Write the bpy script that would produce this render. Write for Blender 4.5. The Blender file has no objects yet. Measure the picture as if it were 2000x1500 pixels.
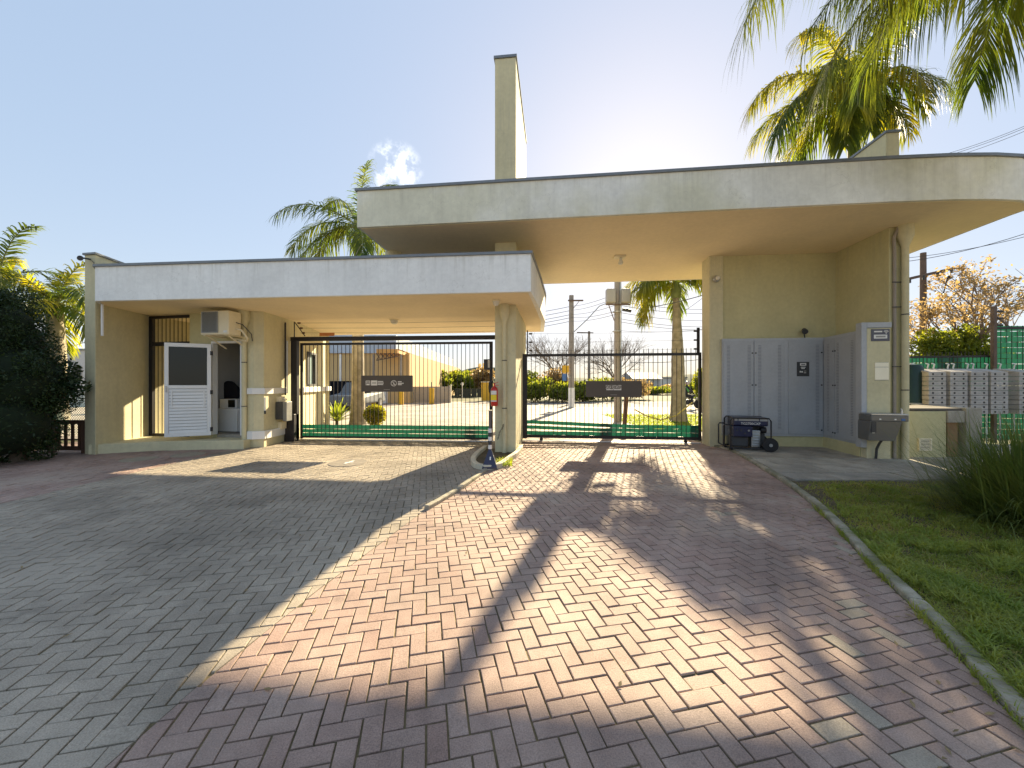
import bpy, bmesh, math, random
import numpy as np
from mathutils import Vector, Matrix, noise as mnoise
random.seed(7)
S = bpy.context.scene
COL = S.collection
R = math.radians

# ------------------------------------------------------------------ camera, sky, sun, exposure
H = 1.55                                   # eye height
FPX = 750.0                                # focal length in photo pixels (photo is 2000 wide)
cd = bpy.data.cameras.new("camera")
cam = bpy.data.objects.new("camera", cd)
COL.objects.link(cam)
cam.location = (0, 0, H)
cam.rotation_euler = (R(90), 0, 0)
cd.sensor_width = 36
cd.lens = 36 * FPX / 2000
cd.clip_start = 0.05
cd.clip_end = 3000
S.camera = cam

SUN_VEC = Vector((0.335, 1.0, 0.470)).normalized()
SUN_EL = math.asin(SUN_VEC.z)
SUN_AZ = math.atan2(SUN_VEC.x, SUN_VEC.y)   # clockwise from +Y

w = bpy.data.worlds.new("World")
S.world = w
w.use_nodes = True
nt = w.node_tree
nt.nodes.clear()
out = nt.nodes.new("ShaderNodeOutputWorld")
bg = nt.nodes.new("ShaderNodeBackground")
sky = nt.nodes.new("ShaderNodeTexSky")
sky.sky_type = 'NISHITA'
sky.sun_disc = False
sky.sun_elevation = SUN_EL
sky.sun_rotation = SUN_AZ
sky.altitude = 50
sky.air_density = 1.0
sky.dust_density = 0.6
sky.ozone_density = 1.6
bg.inputs[1].default_value = 0.15
# the whole sky evened out a little, as a phone camera's wide range records it
gam = nt.nodes.new("ShaderNodeGamma")
gam.inputs[1].default_value = 0.21
hsv = nt.nodes.new("ShaderNodeHueSaturation")
hsv.inputs["Saturation"].default_value = 2.1
hsv.inputs["Value"].default_value = 1.0
nt.links.new(sky.outputs[0], gam.inputs[0])
nt.links.new(gam.outputs[0], hsv.inputs["Color"])
geo = nt.nodes.new("ShaderNodeTexCoord")


def wn(t, **k):
    n = nt.nodes.new(t)
    for a, b in k.items():
        setattr(n, a, b)
    return n


def cloud(prev, d, lo, hi, scale, seed, thr0, thr1, col):
    """a small puff of cloud far away in the sky, at compass direction d"""
    dv = Vector(d).normalized()
    nz = wn("ShaderNodeTexNoise")
    nz.inputs["Scale"].default_value = scale
    nz.inputs["Detail"].default_value = 7
    nz.inputs["Roughness"].default_value = 0.62
    ofs = wn("ShaderNodeVectorMath", operation='ADD')
    ofs.inputs[1].default_value = (seed, seed * 0.7, seed * 1.3)
    nt.links.new(geo.outputs["Generated"], ofs.inputs[0])
    nt.links.new(ofs.outputs[0], nz.inputs["Vector"])
    dot = wn("ShaderNodeVectorMath", operation='DOT_PRODUCT')
    dot.inputs[1].default_value = dv
    nt.links.new(geo.outputs["Generated"], dot.inputs[0])
    mr = wn("ShaderNodeMapRange", interpolation_type='SMOOTHSTEP')
    mr.inputs["From Min"].default_value = lo
    mr.inputs["From Max"].default_value = hi
    nt.links.new(dot.outputs["Value"], mr.inputs["Value"])
    add = wn("ShaderNodeMath", operation='MULTIPLY')
    nt.links.new(mr.outputs[0], add.inputs[0])
    mr2 = wn("ShaderNodeMapRange", interpolation_type='SMOOTHSTEP')
    mr2.inputs["From Min"].default_value = thr0
    mr2.inputs["From Max"].default_value = thr1
    nt.links.new(nz.outputs["Fac"], mr2.inputs["Value"])
    nt.links.new(mr2.outputs[0], add.inputs[1])
    mx = wn("ShaderNodeMix", data_type='RGBA')
    nt.links.new(add.outputs[0], mx.inputs["Factor"])
    nt.links.new(prev, mx.inputs["A"])
    mx.inputs["B"].default_value = (*col, 1)
    return mx.outputs["Result"]


wb = nt.nodes.new("ShaderNodeMix")
wb.data_type = 'RGBA'
wb.blend_type = 'MULTIPLY'
wb.inputs["Factor"].default_value = 1
wb.inputs["B"].default_value = (0.81, 0.81, 0.855, 1)
nt.links.new(hsv.outputs[0], wb.inputs["A"])
c0 = cloud(wb.outputs["Result"], (-0.302, 1, 0.56), 0.9980, 0.9998, 30, 5.3, 0.42, 0.75, (2.6, 2.6, 2.65))
c1 = cloud(c0, (-1.165, 1, 0.13), 0.9978, 0.9998, 22, 8.2, 0.40, 0.75, (2.5, 2.5, 2.55))
nt.links.new(c1, bg.inputs[0])
nt.links.new(bg.outputs[0], out.inputs[0])

sd = bpy.data.lights.new("sun", 'SUN')
sd.energy = 3.4
sd.angle = R(0.53)
sd.color = (1.0, 0.83, 0.54)
so = bpy.data.objects.new("sun", sd)
COL.objects.link(so)
so.rotation_euler = SUN_VEC.to_track_quat('Z', 'Y').to_euler()
so.location = (20, 50, 40)

S.view_settings.view_transform = 'Standard'
S.view_settings.look = 'None'
S.view_settings.gamma = 1
S.view_settings.use_curve_mapping = False
S.view_settings.exposure = 2.35
S.render.engine = 'CYCLES'
S.cycles.max_bounces = 8
S.cycles.transparent_max_bounces = 12
try:
    S.cycles.use_denoising = True
except Exception:
    pass


# ------------------------------------------------------------------ coordinates
def at(px, py, Y):
    """world point at distance Y seen at photo pixel (px, py)"""
    return Vector(((px - 1000) / FPX * Y, Y, H + (750 - py) / FPX * Y))


def zz(py, Y):
    return H + (750 - py) / FPX * Y


def gp(px, py, z=0.0):
    Y = (z - H) * FPX / (750 - py)
    return ((px - 1000) / FPX * Y, Y)


def ray(px, A, B):
    """where the sight line of column px meets the wall line A-B"""
    k = (px - 1000) / FPX
    dx, dy = B[0] - A[0], B[1] - A[1]
    t = (k * A[1] - A[0]) / (dx - k * dy)
    return Vector((A[0] + t * dx, A[1] + t * dy))


# ------------------------------------------------------------------ mesh builder
class MB:
    def __init__(self):
        self.v, self.f, self.mi, self.cur = [], [], [], 0

    def add(self, vs, fs):
        o = len(self.v)
        self.v += [tuple(p) for p in vs]
        for f in fs:
            self.f.append([i + o for i in f])
            self.mi.append(self.cur)

    def prism(self, poly, z0, z1, ztop=None):
        n = len(poly)
        a = sum(poly[i][0] * poly[(i + 1) % n][1] - poly[(i + 1) % n][0] * poly[i][1] for i in range(n))
        if a < 0:
            poly = poly[::-1]
            if ztop:
                ztop = ztop[::-1]
        zt = ztop or [z1] * n
        vs = [(p[0], p[1], z0) for p in poly] + [(p[0], p[1], z) for p, z in zip(poly, zt)]
        fs = [list(range(n))[::-1], [n + i for i in range(n)]]
        fs += [[i, (i + 1) % n, n + (i + 1) % n, n + i] for i in range(n)]
        self.add(vs, fs)
        return self

    def box(self, c, s, rz=0.0, M=None):
        x, y, z = s[0] / 2, s[1] / 2, s[2] / 2
        m = M if M else Matrix.Rotation(rz, 3, 'Z')
        c = Vector(c)
        vs = [c + m @ Vector(p) for p in
              [(-x, -y, -z), (x, -y, -z), (x, y, -z), (-x, y, -z), (-x, -y, z), (x, -y, z), (x, y, z), (-x, y, z)]]
        self.add(vs, [[3, 2, 1, 0], [4, 5, 6, 7], [0, 1, 5, 4], [1, 2, 6, 5], [2, 3, 7, 6], [3, 0, 4, 7]])
        return self

    def beam(self, a, b, wd, ht):
        a, b = Vector(a), Vector(b)
        d = (b - a)
        L = d.length
        d.normalize()
        up = Vector((0, 0, 1)) if abs(d.z) < 0.95 else Vector((0, 1, 0))
        s = d.cross(up).normalized()
        u = s.cross(d)
        m = Matrix((d, s, u)).transposed()
        return self.box((a + b) / 2, (L, wd, ht), M=m)

    def tube(self, pts, r, n=8, cap=True):
        pts = [Vector(p) for p in pts]
        rs = r if isinstance(r, (list, tuple)) else [r] * len(pts)
        vs, fs = [], []
        ref = None
        for i, p in enumerate(pts):
            d = (pts[min(i + 1, len(pts) - 1)] - pts[max(i - 1, 0)])
            if d.length < 1e-9:
                d = Vector((0, 0, 1))
            d.normalize()
            if ref is None:
                ref = Vector((1, 0, 0)) if abs(d.x) < 0.8 else Vector((0, 1, 0))
            s = d.cross(ref)
            if s.length < 1e-4:
                s = d.cross(Vector((0, 1, 0.3)))
            s.normalize()
            u = s.cross(d)
            ref = u
            for k in range(n):
                a = 2 * math.pi * k / n
                vs.append(p + (s * math.cos(a) + u * math.sin(a)) * rs[i])
        for i in range(len(pts) - 1):
            for k in range(n):
                k2 = (k + 1) % n
                fs.append([i * n + k, i * n + k2, (i + 1) * n + k2, (i + 1) * n + k])
        if cap:
            fs.append(list(range(n)))
            fs.append([(len(pts) - 1) * n + k for k in range(n)][::-1])
        self.add(vs, fs)
        return self

    def lathe(self, c, prof, n=20, M=None):
        c = Vector(c)
        vs, fs = [], []
        for r, z in prof:
            for k in range(n):
                a = 2 * math.pi * k / n
                p = Vector((r * math.cos(a), r * math.sin(a), z))
                vs.append(c + (M @ p if M else p))
        for i in range(len(prof) - 1):
            for k in range(n):
                k2 = (k + 1) % n
                fs.append([i * n + k, i * n + k2, (i + 1) * n + k2, (i + 1) * n + k])
        fs.append(list(range(n))[::-1])
        fs.append([(len(prof) - 1) * n + k for k in range(n)])
        self.add(vs, fs)
        return self


def wloc(o):
    p = Vector((0, 0, 0))
    while o is not None:
        p += o.location
        o = o.parent
    return p


def build(name, mb, m, parent=None, smooth=False, bev=0.0, loc=None, recalc=True, segs=2):
    """one mesh object; vertices of mb are world coordinates"""
    base = wloc(parent) if parent else Vector((0, 0, 0))
    org = Vector(loc) if loc is not None else base.copy()
    me = bpy.data.meshes.new(name)
    me.from_pydata([(p[0] - org.x, p[1] - org.y, p[2] - org.z) for p in mb.v], [], mb.f)
    ms = m if isinstance(m, (list, tuple)) else [m]
    for q in ms:
        me.materials.append(q)
    if len(ms) > 1:
        me.polygons.foreach_set("material_index", mb.mi)
    if recalc:
        bm = bmesh.new()
        bm.from_mesh(me)
        bmesh.ops.recalc_face_normals(bm, faces=bm.faces)
        bm.to_mesh(me)
        bm.free()
    if smooth:
        me.polygons.foreach_set("use_smooth", [True] * len(me.polygons))
        try:
            me.set_sharp_from_angle(angle=R(40))
        except Exception:
            pass
    o = bpy.data.objects.new(name, me)
    COL.objects.link(o)
    if parent:
        o.parent = parent
        o.location = org - base
    else:
        o.location = org
    if bev > 0:
        b = o.modifiers.new("bevel", 'BEVEL')
        b.width = bev
        b.segments = segs
        b.limit_method = 'ANGLE'
    return o


def thing(name, loc, label, cat, group=None):
    o = bpy.data.objects.new(name, None)
    o.empty_display_size = 0.1
    COL.objects.link(o)
    o.location = loc
    return tag(o, label, cat, group)


def tag(o, label, cat, group=None):
    o["label"] = label
    o["category"] = cat
    if group:
        o["group"] = group
    return o


def kind(o, k):
    o["kind"] = k
    return o


def share(src, parent, wpos, rot=None):
    """another piece that shares src's mesh"""
    c = src.copy()
    COL.objects.link(c)
    c.parent = parent
    c.location = Vector(wpos) - (wloc(parent) if parent else Vector((0, 0, 0)))
    if rot is not None:
        c.rotation_euler = rot
    return c


def text(name, body, pos, size, xdir, m, parent, align='CENTER', depth=0.001, sx=1.0):
    """raised lettering on a vertical face whose reading direction is xdir"""
    cu = bpy.data.curves.new(name, 'FONT')
    cu.body = body
    cu.size = size
    cu.extrude = depth
    cu.align_x = align
    cu.align_y = 'CENTER'
    cu.resolution_u = 2
    t = bpy.data.objects.new("tmp", cu)
    COL.objects.link(t)
    bpy.context.view_layer.update()
    me = bpy.data.meshes.new_from_object(t.evaluated_get(bpy.context.evaluated_depsgraph_get()))
    bpy.data.objects.remove(t)
    x = Vector((xdir[0], xdir[1], 0)).normalized()
    z = Vector((0, 0, 1))
    y = z.cross(x)   # away from the reader
    M = Matrix(((x.x * sx, 0, -y.x), (x.y * sx, 0, -y.y), (0, 1, 0)))
    org = Vector(pos)
    for v in me.vertices:
        v.co = M @ v.co
    me.materials.clear()
    me.materials.append(m)
    o = bpy.data.objects.new(name, me)
    COL.objects.link(o)
    o.parent = parent
    o.location = org - wloc(parent)
    return o


# ------------------------------------------------------------------ materials
MATS = {}


def mat(name, col, rough=0.7, var=0.12, scale=3.0, bump=0.0, bscale=40.0, metal=0.0, spec=0.4, streak=0.0, col2=None, mixs=2.0, drip=None):
    if name in MATS:
        return MATS[name]
    m = bpy.data.materials.new(name)
    m.use_nodes = True
    t = m.node_tree
    p = t.nodes["Principled BSDF"]
    p.inputs["Roughness"].default_value = rough
    p.inputs["Metallic"].default_value = metal
    p.inputs["Specular IOR Level"].default_value = spec
    L = t.links.new
    g = t.nodes.new("ShaderNodeNewGeometry")

    def noise(sc, det=4, rough=0.55, vec=None):
        n = t.nodes.new("ShaderNodeTexNoise")
        n.inputs["Scale"].default_value = sc
        n.inputs["Detail"].default_value = det
        n.inputs["Roughness"].default_value = rough
        L(vec or g.outputs["Position"], n.inputs["Vector"])
        return n.outputs["Fac"]

    def rng(src, a, b, c, d):
        n = t.nodes.new("ShaderNodeMapRange")
        for i, v in zip((1, 2, 3, 4), (a, b, c, d)):
            n.inputs[i].default_value = v
        L(src, n.inputs[0])
        return n.outputs[0]

    def mixc(f, a, b, bt='MIX'):
        n = t.nodes.new("ShaderNodeMix")
        n.data_type = 'RGBA'
        n.blend_type = bt
        if isinstance(f, float):
            n.inputs["Factor"].default_value = f
        else:
            L(f, n.inputs["Factor"])
        for s, q in (("A", a), ("B", b)):
            if isinstance(q, tuple):
                n.inputs[s].default_value = (*q, 1)
            else:
                L(q, n.inputs[s])
        return n.outputs["Result"]

    c = tuple(col)
    base = c
    if col2 is not None:
        base = mixc(rng(noise(mixs, 5), 0.42, 0.6, 0, 1), c, tuple(col2))
    if var > 0:
        k = rng(noise(scale, 6, 0.6), 0.3, 0.7, 1 - var, 1 + var * 0.6)
        base = mixc(1.0, base, k, 'MULTIPLY')
        k2 = rng(noise(scale * 14, 3), 0.3, 0.7, 1 - var * 0.5, 1 + var * 0.3)
        base = mixc(1.0, base, k2, 'MULTIPLY')
    if streak > 0:
        mp = t.nodes.new("ShaderNodeMapping")
        mp.inputs["Scale"].default_value = (3.1, 3.1, 0.22)
        L(g.outputs["Position"], mp.inputs["Vector"])
        k = rng(noise(2.2, 6, 0.65, mp.outputs[0]), 0.48, 0.72, 1, 1 - streak)
        base = mixc(1.0, base, k, 'MULTIPLY')
    if drip:
        ztop, dl = drip
        mp = t.nodes.new("ShaderNodeMapping")
        mp.inputs["Scale"].default_value = (2.6, 2.6, 0.10)
        L(g.outputs["Position"], mp.inputs["Vector"])
        a = rng(noise(3.2, 7, 0.7, mp.outputs[0]), 0.52, 0.70, 0, 1)
        sx = t.nodes.new("ShaderNodeSeparateXYZ")
        L(g.outputs["Position"], sx.inputs[0])
        b_ = rng(sx.outputs["Z"], ztop - dl, ztop, 0, 1)
        mu = t.nodes.new("ShaderNodeMath")
        mu.operation = 'MULTIPLY'
        L(a, mu.inputs[0])
        L(b_, mu.inputs[1])
        base = mixc(rng(mu.outputs[0], 0, 1, 0, 0.38), base, (0.34, 0.33, 0.27))
        # hairline cracks in the render
        vo = t.nodes.new("ShaderNodeTexVoronoi")
        vo.feature = 'DISTANCE_TO_EDGE'
        vo.inputs["Scale"].default_value = 0.55
        nz = t.nodes.new("ShaderNodeTexNoise")
        nz.inputs["Scale"].default_value = 3.0
        nz.inputs["Detail"].default_value = 6
        L(g.outputs["Position"], nz.inputs["Vector"])
        ad = t.nodes.new("ShaderNodeVectorMath")
        ad.operation = 'ADD'
        L(g.outputs["Position"], ad.inputs[0])
        L(nz.outputs["Color"], ad.inputs[1])
        L(ad.outputs[0], vo.inputs["Vector"])
        base = mixc(rng(vo.outputs["Distance"], 0.0, 0.005, 0.22, 0.0), base, (0.30, 0.29, 0.25))
    if isinstance(base, tuple):
        p.inputs["Base Color"].default_value = (*base, 1)
    else:
        L(base, p.inputs["Base Color"])
    if bump > 0:
        b = t.nodes.new("ShaderNodeBump")
        b.inputs["Strength"].default_value = bump
        b.inputs["Distance"].default_value = 0.01
        L(noise(bscale, 5, 0.6), b.inputs["Height"])
        L(b.outputs[0], p.inputs["Normal"])
    MATS[name] = m
    return m


def leaf(name, c1, c2, trans=0.45, scale=1.5, tcol=None, rough=0.5):
    """thin leaf: reflects and lets sunlight through; light and dark clumps in its own colour"""
    m = bpy.data.materials.new(name)
    m.use_nodes = True
    t = m.node_tree
    L = t.links.new
    p = t.nodes["Principled BSDF"]
    p.inputs["Roughness"].default_value = rough
    p.inputs["Specular IOR Level"].default_value = 0.35
    g = t.nodes.new("ShaderNodeNewGeometry")
    n = t.nodes.new("ShaderNodeTexNoise")
    n.inputs["Scale"].default_value = scale
    n.inputs["Detail"].default_value = 5
    L(g.outputs["Position"], n.inputs["Vector"])
    mr = t.nodes.new("ShaderNodeMapRange")
    mr.inputs[1].default_value = 0.35
    mr.inputs[2].default_value = 0.65
    L(n.outputs["Fac"], mr.inputs[0])
    mx = t.nodes.new("ShaderNodeMix")
    mx.data_type = 'RGBA'
    mx.inputs["A"].default_value = (*c1, 1)
    mx.inputs["B"].default_value = (*c2, 1)
    L(mr.outputs[0], mx.inputs["Factor"])
    L(mx.outputs["Result"], p.inputs["Base Color"])
    tr = t.nodes.new("ShaderNodeBsdfTranslucent")
    if tcol:
        tr.inputs[0].default_value = (*tcol, 1)
    else:
        k = t.nodes.new("ShaderNodeMix")
        k.data_type = 'RGBA'
        k.blend_type = 'MULTIPLY'
        k.inputs["Factor"].default_value = 1
        k.inputs["B"].default_value = (2.6, 2.3, 0.9, 1)
        L(mx.outputs["Result"], k.inputs["A"])
        L(k.outputs["Result"], tr.inputs[0])
    ms = t.nodes.new("ShaderNodeMixShader")
    ms.inputs[0].default_value = trans
    L(p.outputs[0], ms.inputs[1])
    L(tr.outputs[0], ms.inputs[2])
    L(ms.outputs[0], t.nodes["Material Output"].inputs[0])
    return m


KHAKI = mat("khaki_render", (0.56, 0.515, 0.29), 0.85, 0.12, 0.9, 0.25, 120, streak=0.05, drip=(4.8, 1.2))
KHAKI2 = mat("khaki_render_pale", (0.62, 0.57, 0.37), 0.85, 0.12, 0.9, 0.25, 120, streak=0.06, drip=(4.4, 1.0))
FASCIA = mat("white_fascia_paint", (0.88, 0.885, 0.86), 0.8, 0.11, 0.9, 0.12, 60, streak=0.06, drip=(4.07, 0.6))
FASCIA2 = mat("weathered_fascia_paint", (0.83, 0.835, 0.785), 0.8, 0.13, 0.8, 0.15, 60, streak=0.09, drip=(5.47, 0.65), col2=(0.69, 0.685, 0.55), mixs=0.45)
SOFFIT = mat("cream_soffit", (0.84, 0.71, 0.48), 0.85, 0.08, 0.8, 0.1, 50)
CAP = mat("zinc_capping", (0.20, 0.215, 0.23), 0.45, 0.12, 6, metal=0.5)
WHITE = mat("white_paint", (0.78, 0.78, 0.76), 0.45, 0.05, 3)
CREAM = mat("cream_paint", (0.78, 0.70, 0.50), 0.6, 0.08, 5)
IVORY = mat("ivory_plate", (0.9, 0.84, 0.66), 0.5, 0.03, 5)
BLACK = mat("black_steel_paint", (0.022, 0.02, 0.022), 0.45, 0.1, 8)
DARK = mat("dark_grey_plastic", (0.05, 0.052, 0.056), 0.5, 0.1, 8)
SIGNB = mat("sign_brown_grey", (0.095, 0.082, 0.07), 0.55, 0.06, 3)
PRINT = mat("white_print", (0.75, 0.74, 0.7), 0.6, 0.0)
PRINTG = mat("grey_print", (0.32, 0.31, 0.29), 0.6, 0.0)
STEEL = mat("galvanised_steel", (0.48, 0.49, 0.5), 0.35, 0.1, 10, metal=0.8)
CABG = mat("cabinet_grey_paint", (0.38, 0.40, 0.425), 0.4, 0.1, 1.5, 0.25, 2.5)
CABF = mat("cabinet_frame_paint", (0.42, 0.44, 0.465), 0.45, 0.1, 1.5)
CONC = mat("concrete", (0.42, 0.385, 0.32), 0.9, 0.28, 2.0, 0.4, 60, col2=(0.31, 0.285, 0.24), mixs=1.4)
CONC2 = mat("concrete_darker", (0.35, 0.32, 0.27), 0.9, 0.28, 2.4, 0.4, 60, col2=(0.27, 0.25, 0.215), mixs=1.7)
KERBM = mat("kerb_concrete", (0.40, 0.36, 0.28), 0.9, 0.3, 5, 0.6, 60, col2=(0.22, 0.21, 0.14), mixs=3.5)
KERBY = mat("kerb_pale_paint", (0.62, 0.56, 0.42), 0.8, 0.15, 6, 0.3, 60)
WOOD = mat("brown_wood", (0.13, 0.07, 0.045), 0.7, 0.25, 6, 0.3, 30)
POLEC = mat("concrete_pole", (0.33, 0.29, 0.25), 0.85, 0.15, 4, 0.3, 40)
POLEW = mat("weathered_wood_pole", (0.16, 0.11, 0.085), 0.85, 0.2, 5, 0.3, 40)
RED = mat("red_enamel", (0.50, 0.018, 0.014), 0.3, 0.05, 5, spec=0.6)
YEL = mat("yellow_paint", (0.72, 0.42, 0.03), 0.5, 0.1, 5)
YLAB = mat("yellow_label", (0.85, 0.65, 0.03), 0.5, 0.03, 5)
ORANGE = mat("orange_wall_paint", (0.60, 0.42, 0.20), 0.8, 0.08, 1)
BLUEB = mat("pale_blue_metal", (0.45, 0.52, 0.62), 0.5, 0.06, 1)
NAVY = mat("navy_enamel", (0.015, 0.017, 0.055), 0.3, 0.05, 5, spec=0.6)
RUBBER = mat("tyre_rubber", (0.018, 0.018, 0.02), 0.75, 0.1, 10)
GRILL = mat("grille_grey", (0.30, 0.31, 0.30), 0.5, 0.05, 10)
FOUNT = mat("fountain_grey_steel", (0.16, 0.16, 0.155), 0.4, 0.06, 6, metal=0.3)
BARE = mat("pale_bare_bark", (0.26, 0.21, 0.17), 0.9, 0.2, 6)
BARK = mat("bark", (0.14, 0.105, 0.075), 0.9, 0.3, 8, 0.5, 30)
PTRUNK = mat("palm_trunk", (0.36, 0.31, 0.23), 0.9, 0.2, 4, 0.3, 25, col2=(0.27, 0.235, 0.16), mixs=5)
PSHAFT = mat("palm_crownshaft", (0.22, 0.26, 0.10), 0.6, 0.15, 5)
RACHIS = mat("palm_midrib", (0.26, 0.26, 0.08), 0.6, 0.1, 5)
ROOM = mat("room_wall_paint", (0.55, 0.55, 0.56), 0.8, 0.05, 3)
CLOTH = mat("black_cloth", (0.012, 0.013, 0.02), 0.9, 0.1, 10)
PALEBOX = mat("pale_grey_plastic", (0.46, 0.425, 0.395), 0.6, 0.2, 4)


def glass_mat(name, col, rough=0.03):
    m = bpy.data.materials.new(name)
    m.use_nodes = True
    t = m.node_tree
    p = t.nodes["Principled BSDF"]
    p.inputs["Base Color"].default_value = (*col, 1)
    p.inputs["Roughness"].default_value = rough
    p.inputs["Specular IOR Level"].default_value = 0.35
    return m


GLASS = glass_mat("dark_glass", (0.01, 0.012, 0.01))
PANEG = glass_mat("blue_pane", (0.30, 0.40, 0.42), 0.08)
BULB = glass_mat("lamp_glass", (0.7, 0.68, 0.6), 0.2)

PALMLEAF = leaf("palm_leaf", (0.045, 0.085, 0.018), (0.10, 0.125, 0.02), 0.5, 0.9)
PALMYEL = leaf("palm_leaf_yellowish", (0.09, 0.13, 0.018), (0.22, 0.21, 0.02), 0.62, 0.8)
PALMDARK = leaf("palm_leaf_near", (0.05, 0.085, 0.016), (0.11, 0.13, 0.02), 0.5, 0.8)
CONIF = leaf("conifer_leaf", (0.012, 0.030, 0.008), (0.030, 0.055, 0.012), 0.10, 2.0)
BUSHL = leaf("shrub_leaf", (0.08, 0.12, 0.022), (0.17, 0.19, 0.03), 0.55, 1.5)
BUSHY = leaf("golden_shrub_leaf", (0.12, 0.16, 0.02), (0.24, 0.22, 0.03), 0.5, 4)
AGAVE = leaf("broad_bright_leaf", (0.12, 0.18, 0.03), (0.20, 0.24, 0.05), 0.5, 5)
PINKL = leaf("pinkish_blossom_leaf", (0.26, 0.18, 0.08), (0.36, 0.25, 0.11), 0.45, 2.0, tcol=(0.55, 0.38, 0.15))
CLUMP = leaf("long_grass_leaf", (0.06, 0.10, 0.025), (0.14, 0.17, 0.05), 0.3, 3)
TURF = leaf("turf_blade", (0.14, 0.20, 0.035), (0.26, 0.29, 0.06), 0.3, 1.3)
TURF2 = leaf("bright_turf_blade", (0.17, 0.235, 0.04), (0.29, 0.32, 0.075), 0.3, 2.5)
TURFDRY = leaf("dry_turf_blade", (0.36, 0.29, 0.11), (0.27, 0.26, 0.08), 0.3, 3)
WEAVE = leaf("green_plastic_strip", (0.010, 0.072, 0.045), (0.015, 0.105, 0.062), 0.2, 6, tcol=(0.014, 0.135, 0.075), rough=0.35)


# ------------------------------------------------------------------ ground, paving
def paver_mat(name, c, src, c2):
    m = bpy.data.materials.new(name)
    m.use_nodes = True
    t = m.node_tree
    L = t.links.new
    p = t.nodes["Principled BSDF"]
    p.inputs["Roughness"].default_value = 0.78
    p.inputs["Specular IOR Level"].default_value = 0.3
    g = t.nodes.new("ShaderNodeNewGeometry")
    if src == 'attr':
        a = t.nodes.new("ShaderNodeAttribute")
        a.attribute_name = "tint"
        val = a.outputs["Fac"]
    else:
        a = t.nodes.new("ShaderNodeObjectInfo")
        sp = t.nodes.new("ShaderNodeSeparateColor")
        L(a.outputs["Color"], sp.inputs[0])
        val = sp.outputs[0]
    cr = t.nodes.new("ShaderNodeMix")
    cr.data_type = 'RGBA'
    cr.inputs["A"].default_value = (*c, 1)
    cr.inputs["B"].default_value = (*c2, 1)
    L(val, cr.inputs["Factor"])
    prev = cr.outputs["Result"]
    for sc, a0, a1, lo, hi in ((0.33, 0.38, 0.62, 0.86, 1.08), (1.1, 0.33, 0.62, 0.74, 1.10), (9, 0.3, 0.7, 0.88, 1.08), (160, 0.32, 0.68, 0.72, 1.18)):
        n = t.nodes.new("ShaderNodeTexNoise")
        n.inputs["Scale"].default_value = sc
        n.inputs["Detail"].default_value = 4
        L(g.outputs["Position"], n.inputs["Vector"])
        r = t.nodes.new("ShaderNodeMapRange")
        for i, v in zip((1, 2, 3, 4), (a0, a1, lo, hi)):
            r.inputs[i].default_value = v
        L(n.outputs["Fac"], r.inputs[0])
        q = t.nodes.new("ShaderNodeMix")
        q.data_type = 'RGBA'
        q.blend_type = 'MULTIPLY'
        q.inputs["Factor"].default_value = 1
        L(prev, q.inputs["A"])
        L(r.outputs[0], q.inputs["B"])
        prev = q.outputs["Result"]
    # a few old oil stains
    n = t.nodes.new("ShaderNodeTexNoise")
    n.inputs["Scale"].default_value = 1.3
    n.inputs["Detail"].default_value = 7
    n.inputs["Roughness"].default_value = 0.6
    L(g.outputs["Position"], n.inputs["Vector"])
    r = t.nodes.new("ShaderNodeMapRange")
    for i, v in zip((1, 2, 3, 4), (0.62, 0.70, 1.0, 0.68)):
        r.inputs[i].default_value = v
    L(n.outputs["Fac"], r.inputs[0])
    q = t.nodes.new("ShaderNodeMix")
    q.data_type = 'RGBA'
    q.blend_type = 'MULTIPLY'
    q.inputs["Factor"].default_value = 1
    L(prev, q.inputs["A"])
    L(r.outputs[0], q.inputs["B"])
    prev = q.outputs["Result"]
    # grey drifts of dust on the bricks
    n = t.nodes.new("ShaderNodeTexNoise")
    n.inputs["Scale"].default_value = 0.55
    n.inputs["Detail"].default_value = 6
    L(g.outputs["Position"], n.inputs["Vector"])
    r = t.nodes.new("ShaderNodeMapRange")
    for i, v in zip((1, 2, 3, 4), (0.5, 0.72, 0.0, 0.55)):
        r.inputs[i].default_value = v
    L(n.outputs["Fac"], r.inputs[0])
    q = t.nodes.new("ShaderNodeMix")
    q.data_type = 'RGBA'
    q.inputs["B"].default_value = (0.40, 0.345, 0.275, 1)
    L(r.outputs[0], q.inputs["Factor"])
    L(prev, q.inputs["A"])
    L(q.outputs["Result"], p.inputs["Base Color"])
    b = t.nodes.new("ShaderNodeBump")
    b.inputs["Strength"].default_value = 0.45
    b.inputs["Distance"].default_value = 0.004
    n2 = t.nodes.new("ShaderNodeTexNoise")
    n2.inputs["Scale"].default_value = 130
    n2.inputs["Detail"].default_value = 5
    L(g.outputs["Position"], n2.inputs["Vector"])
    L(n2.outputs["Fac"], b.inputs["Height"])
    L(b.outputs[0], p.inputs["Normal"])
    return m


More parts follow.
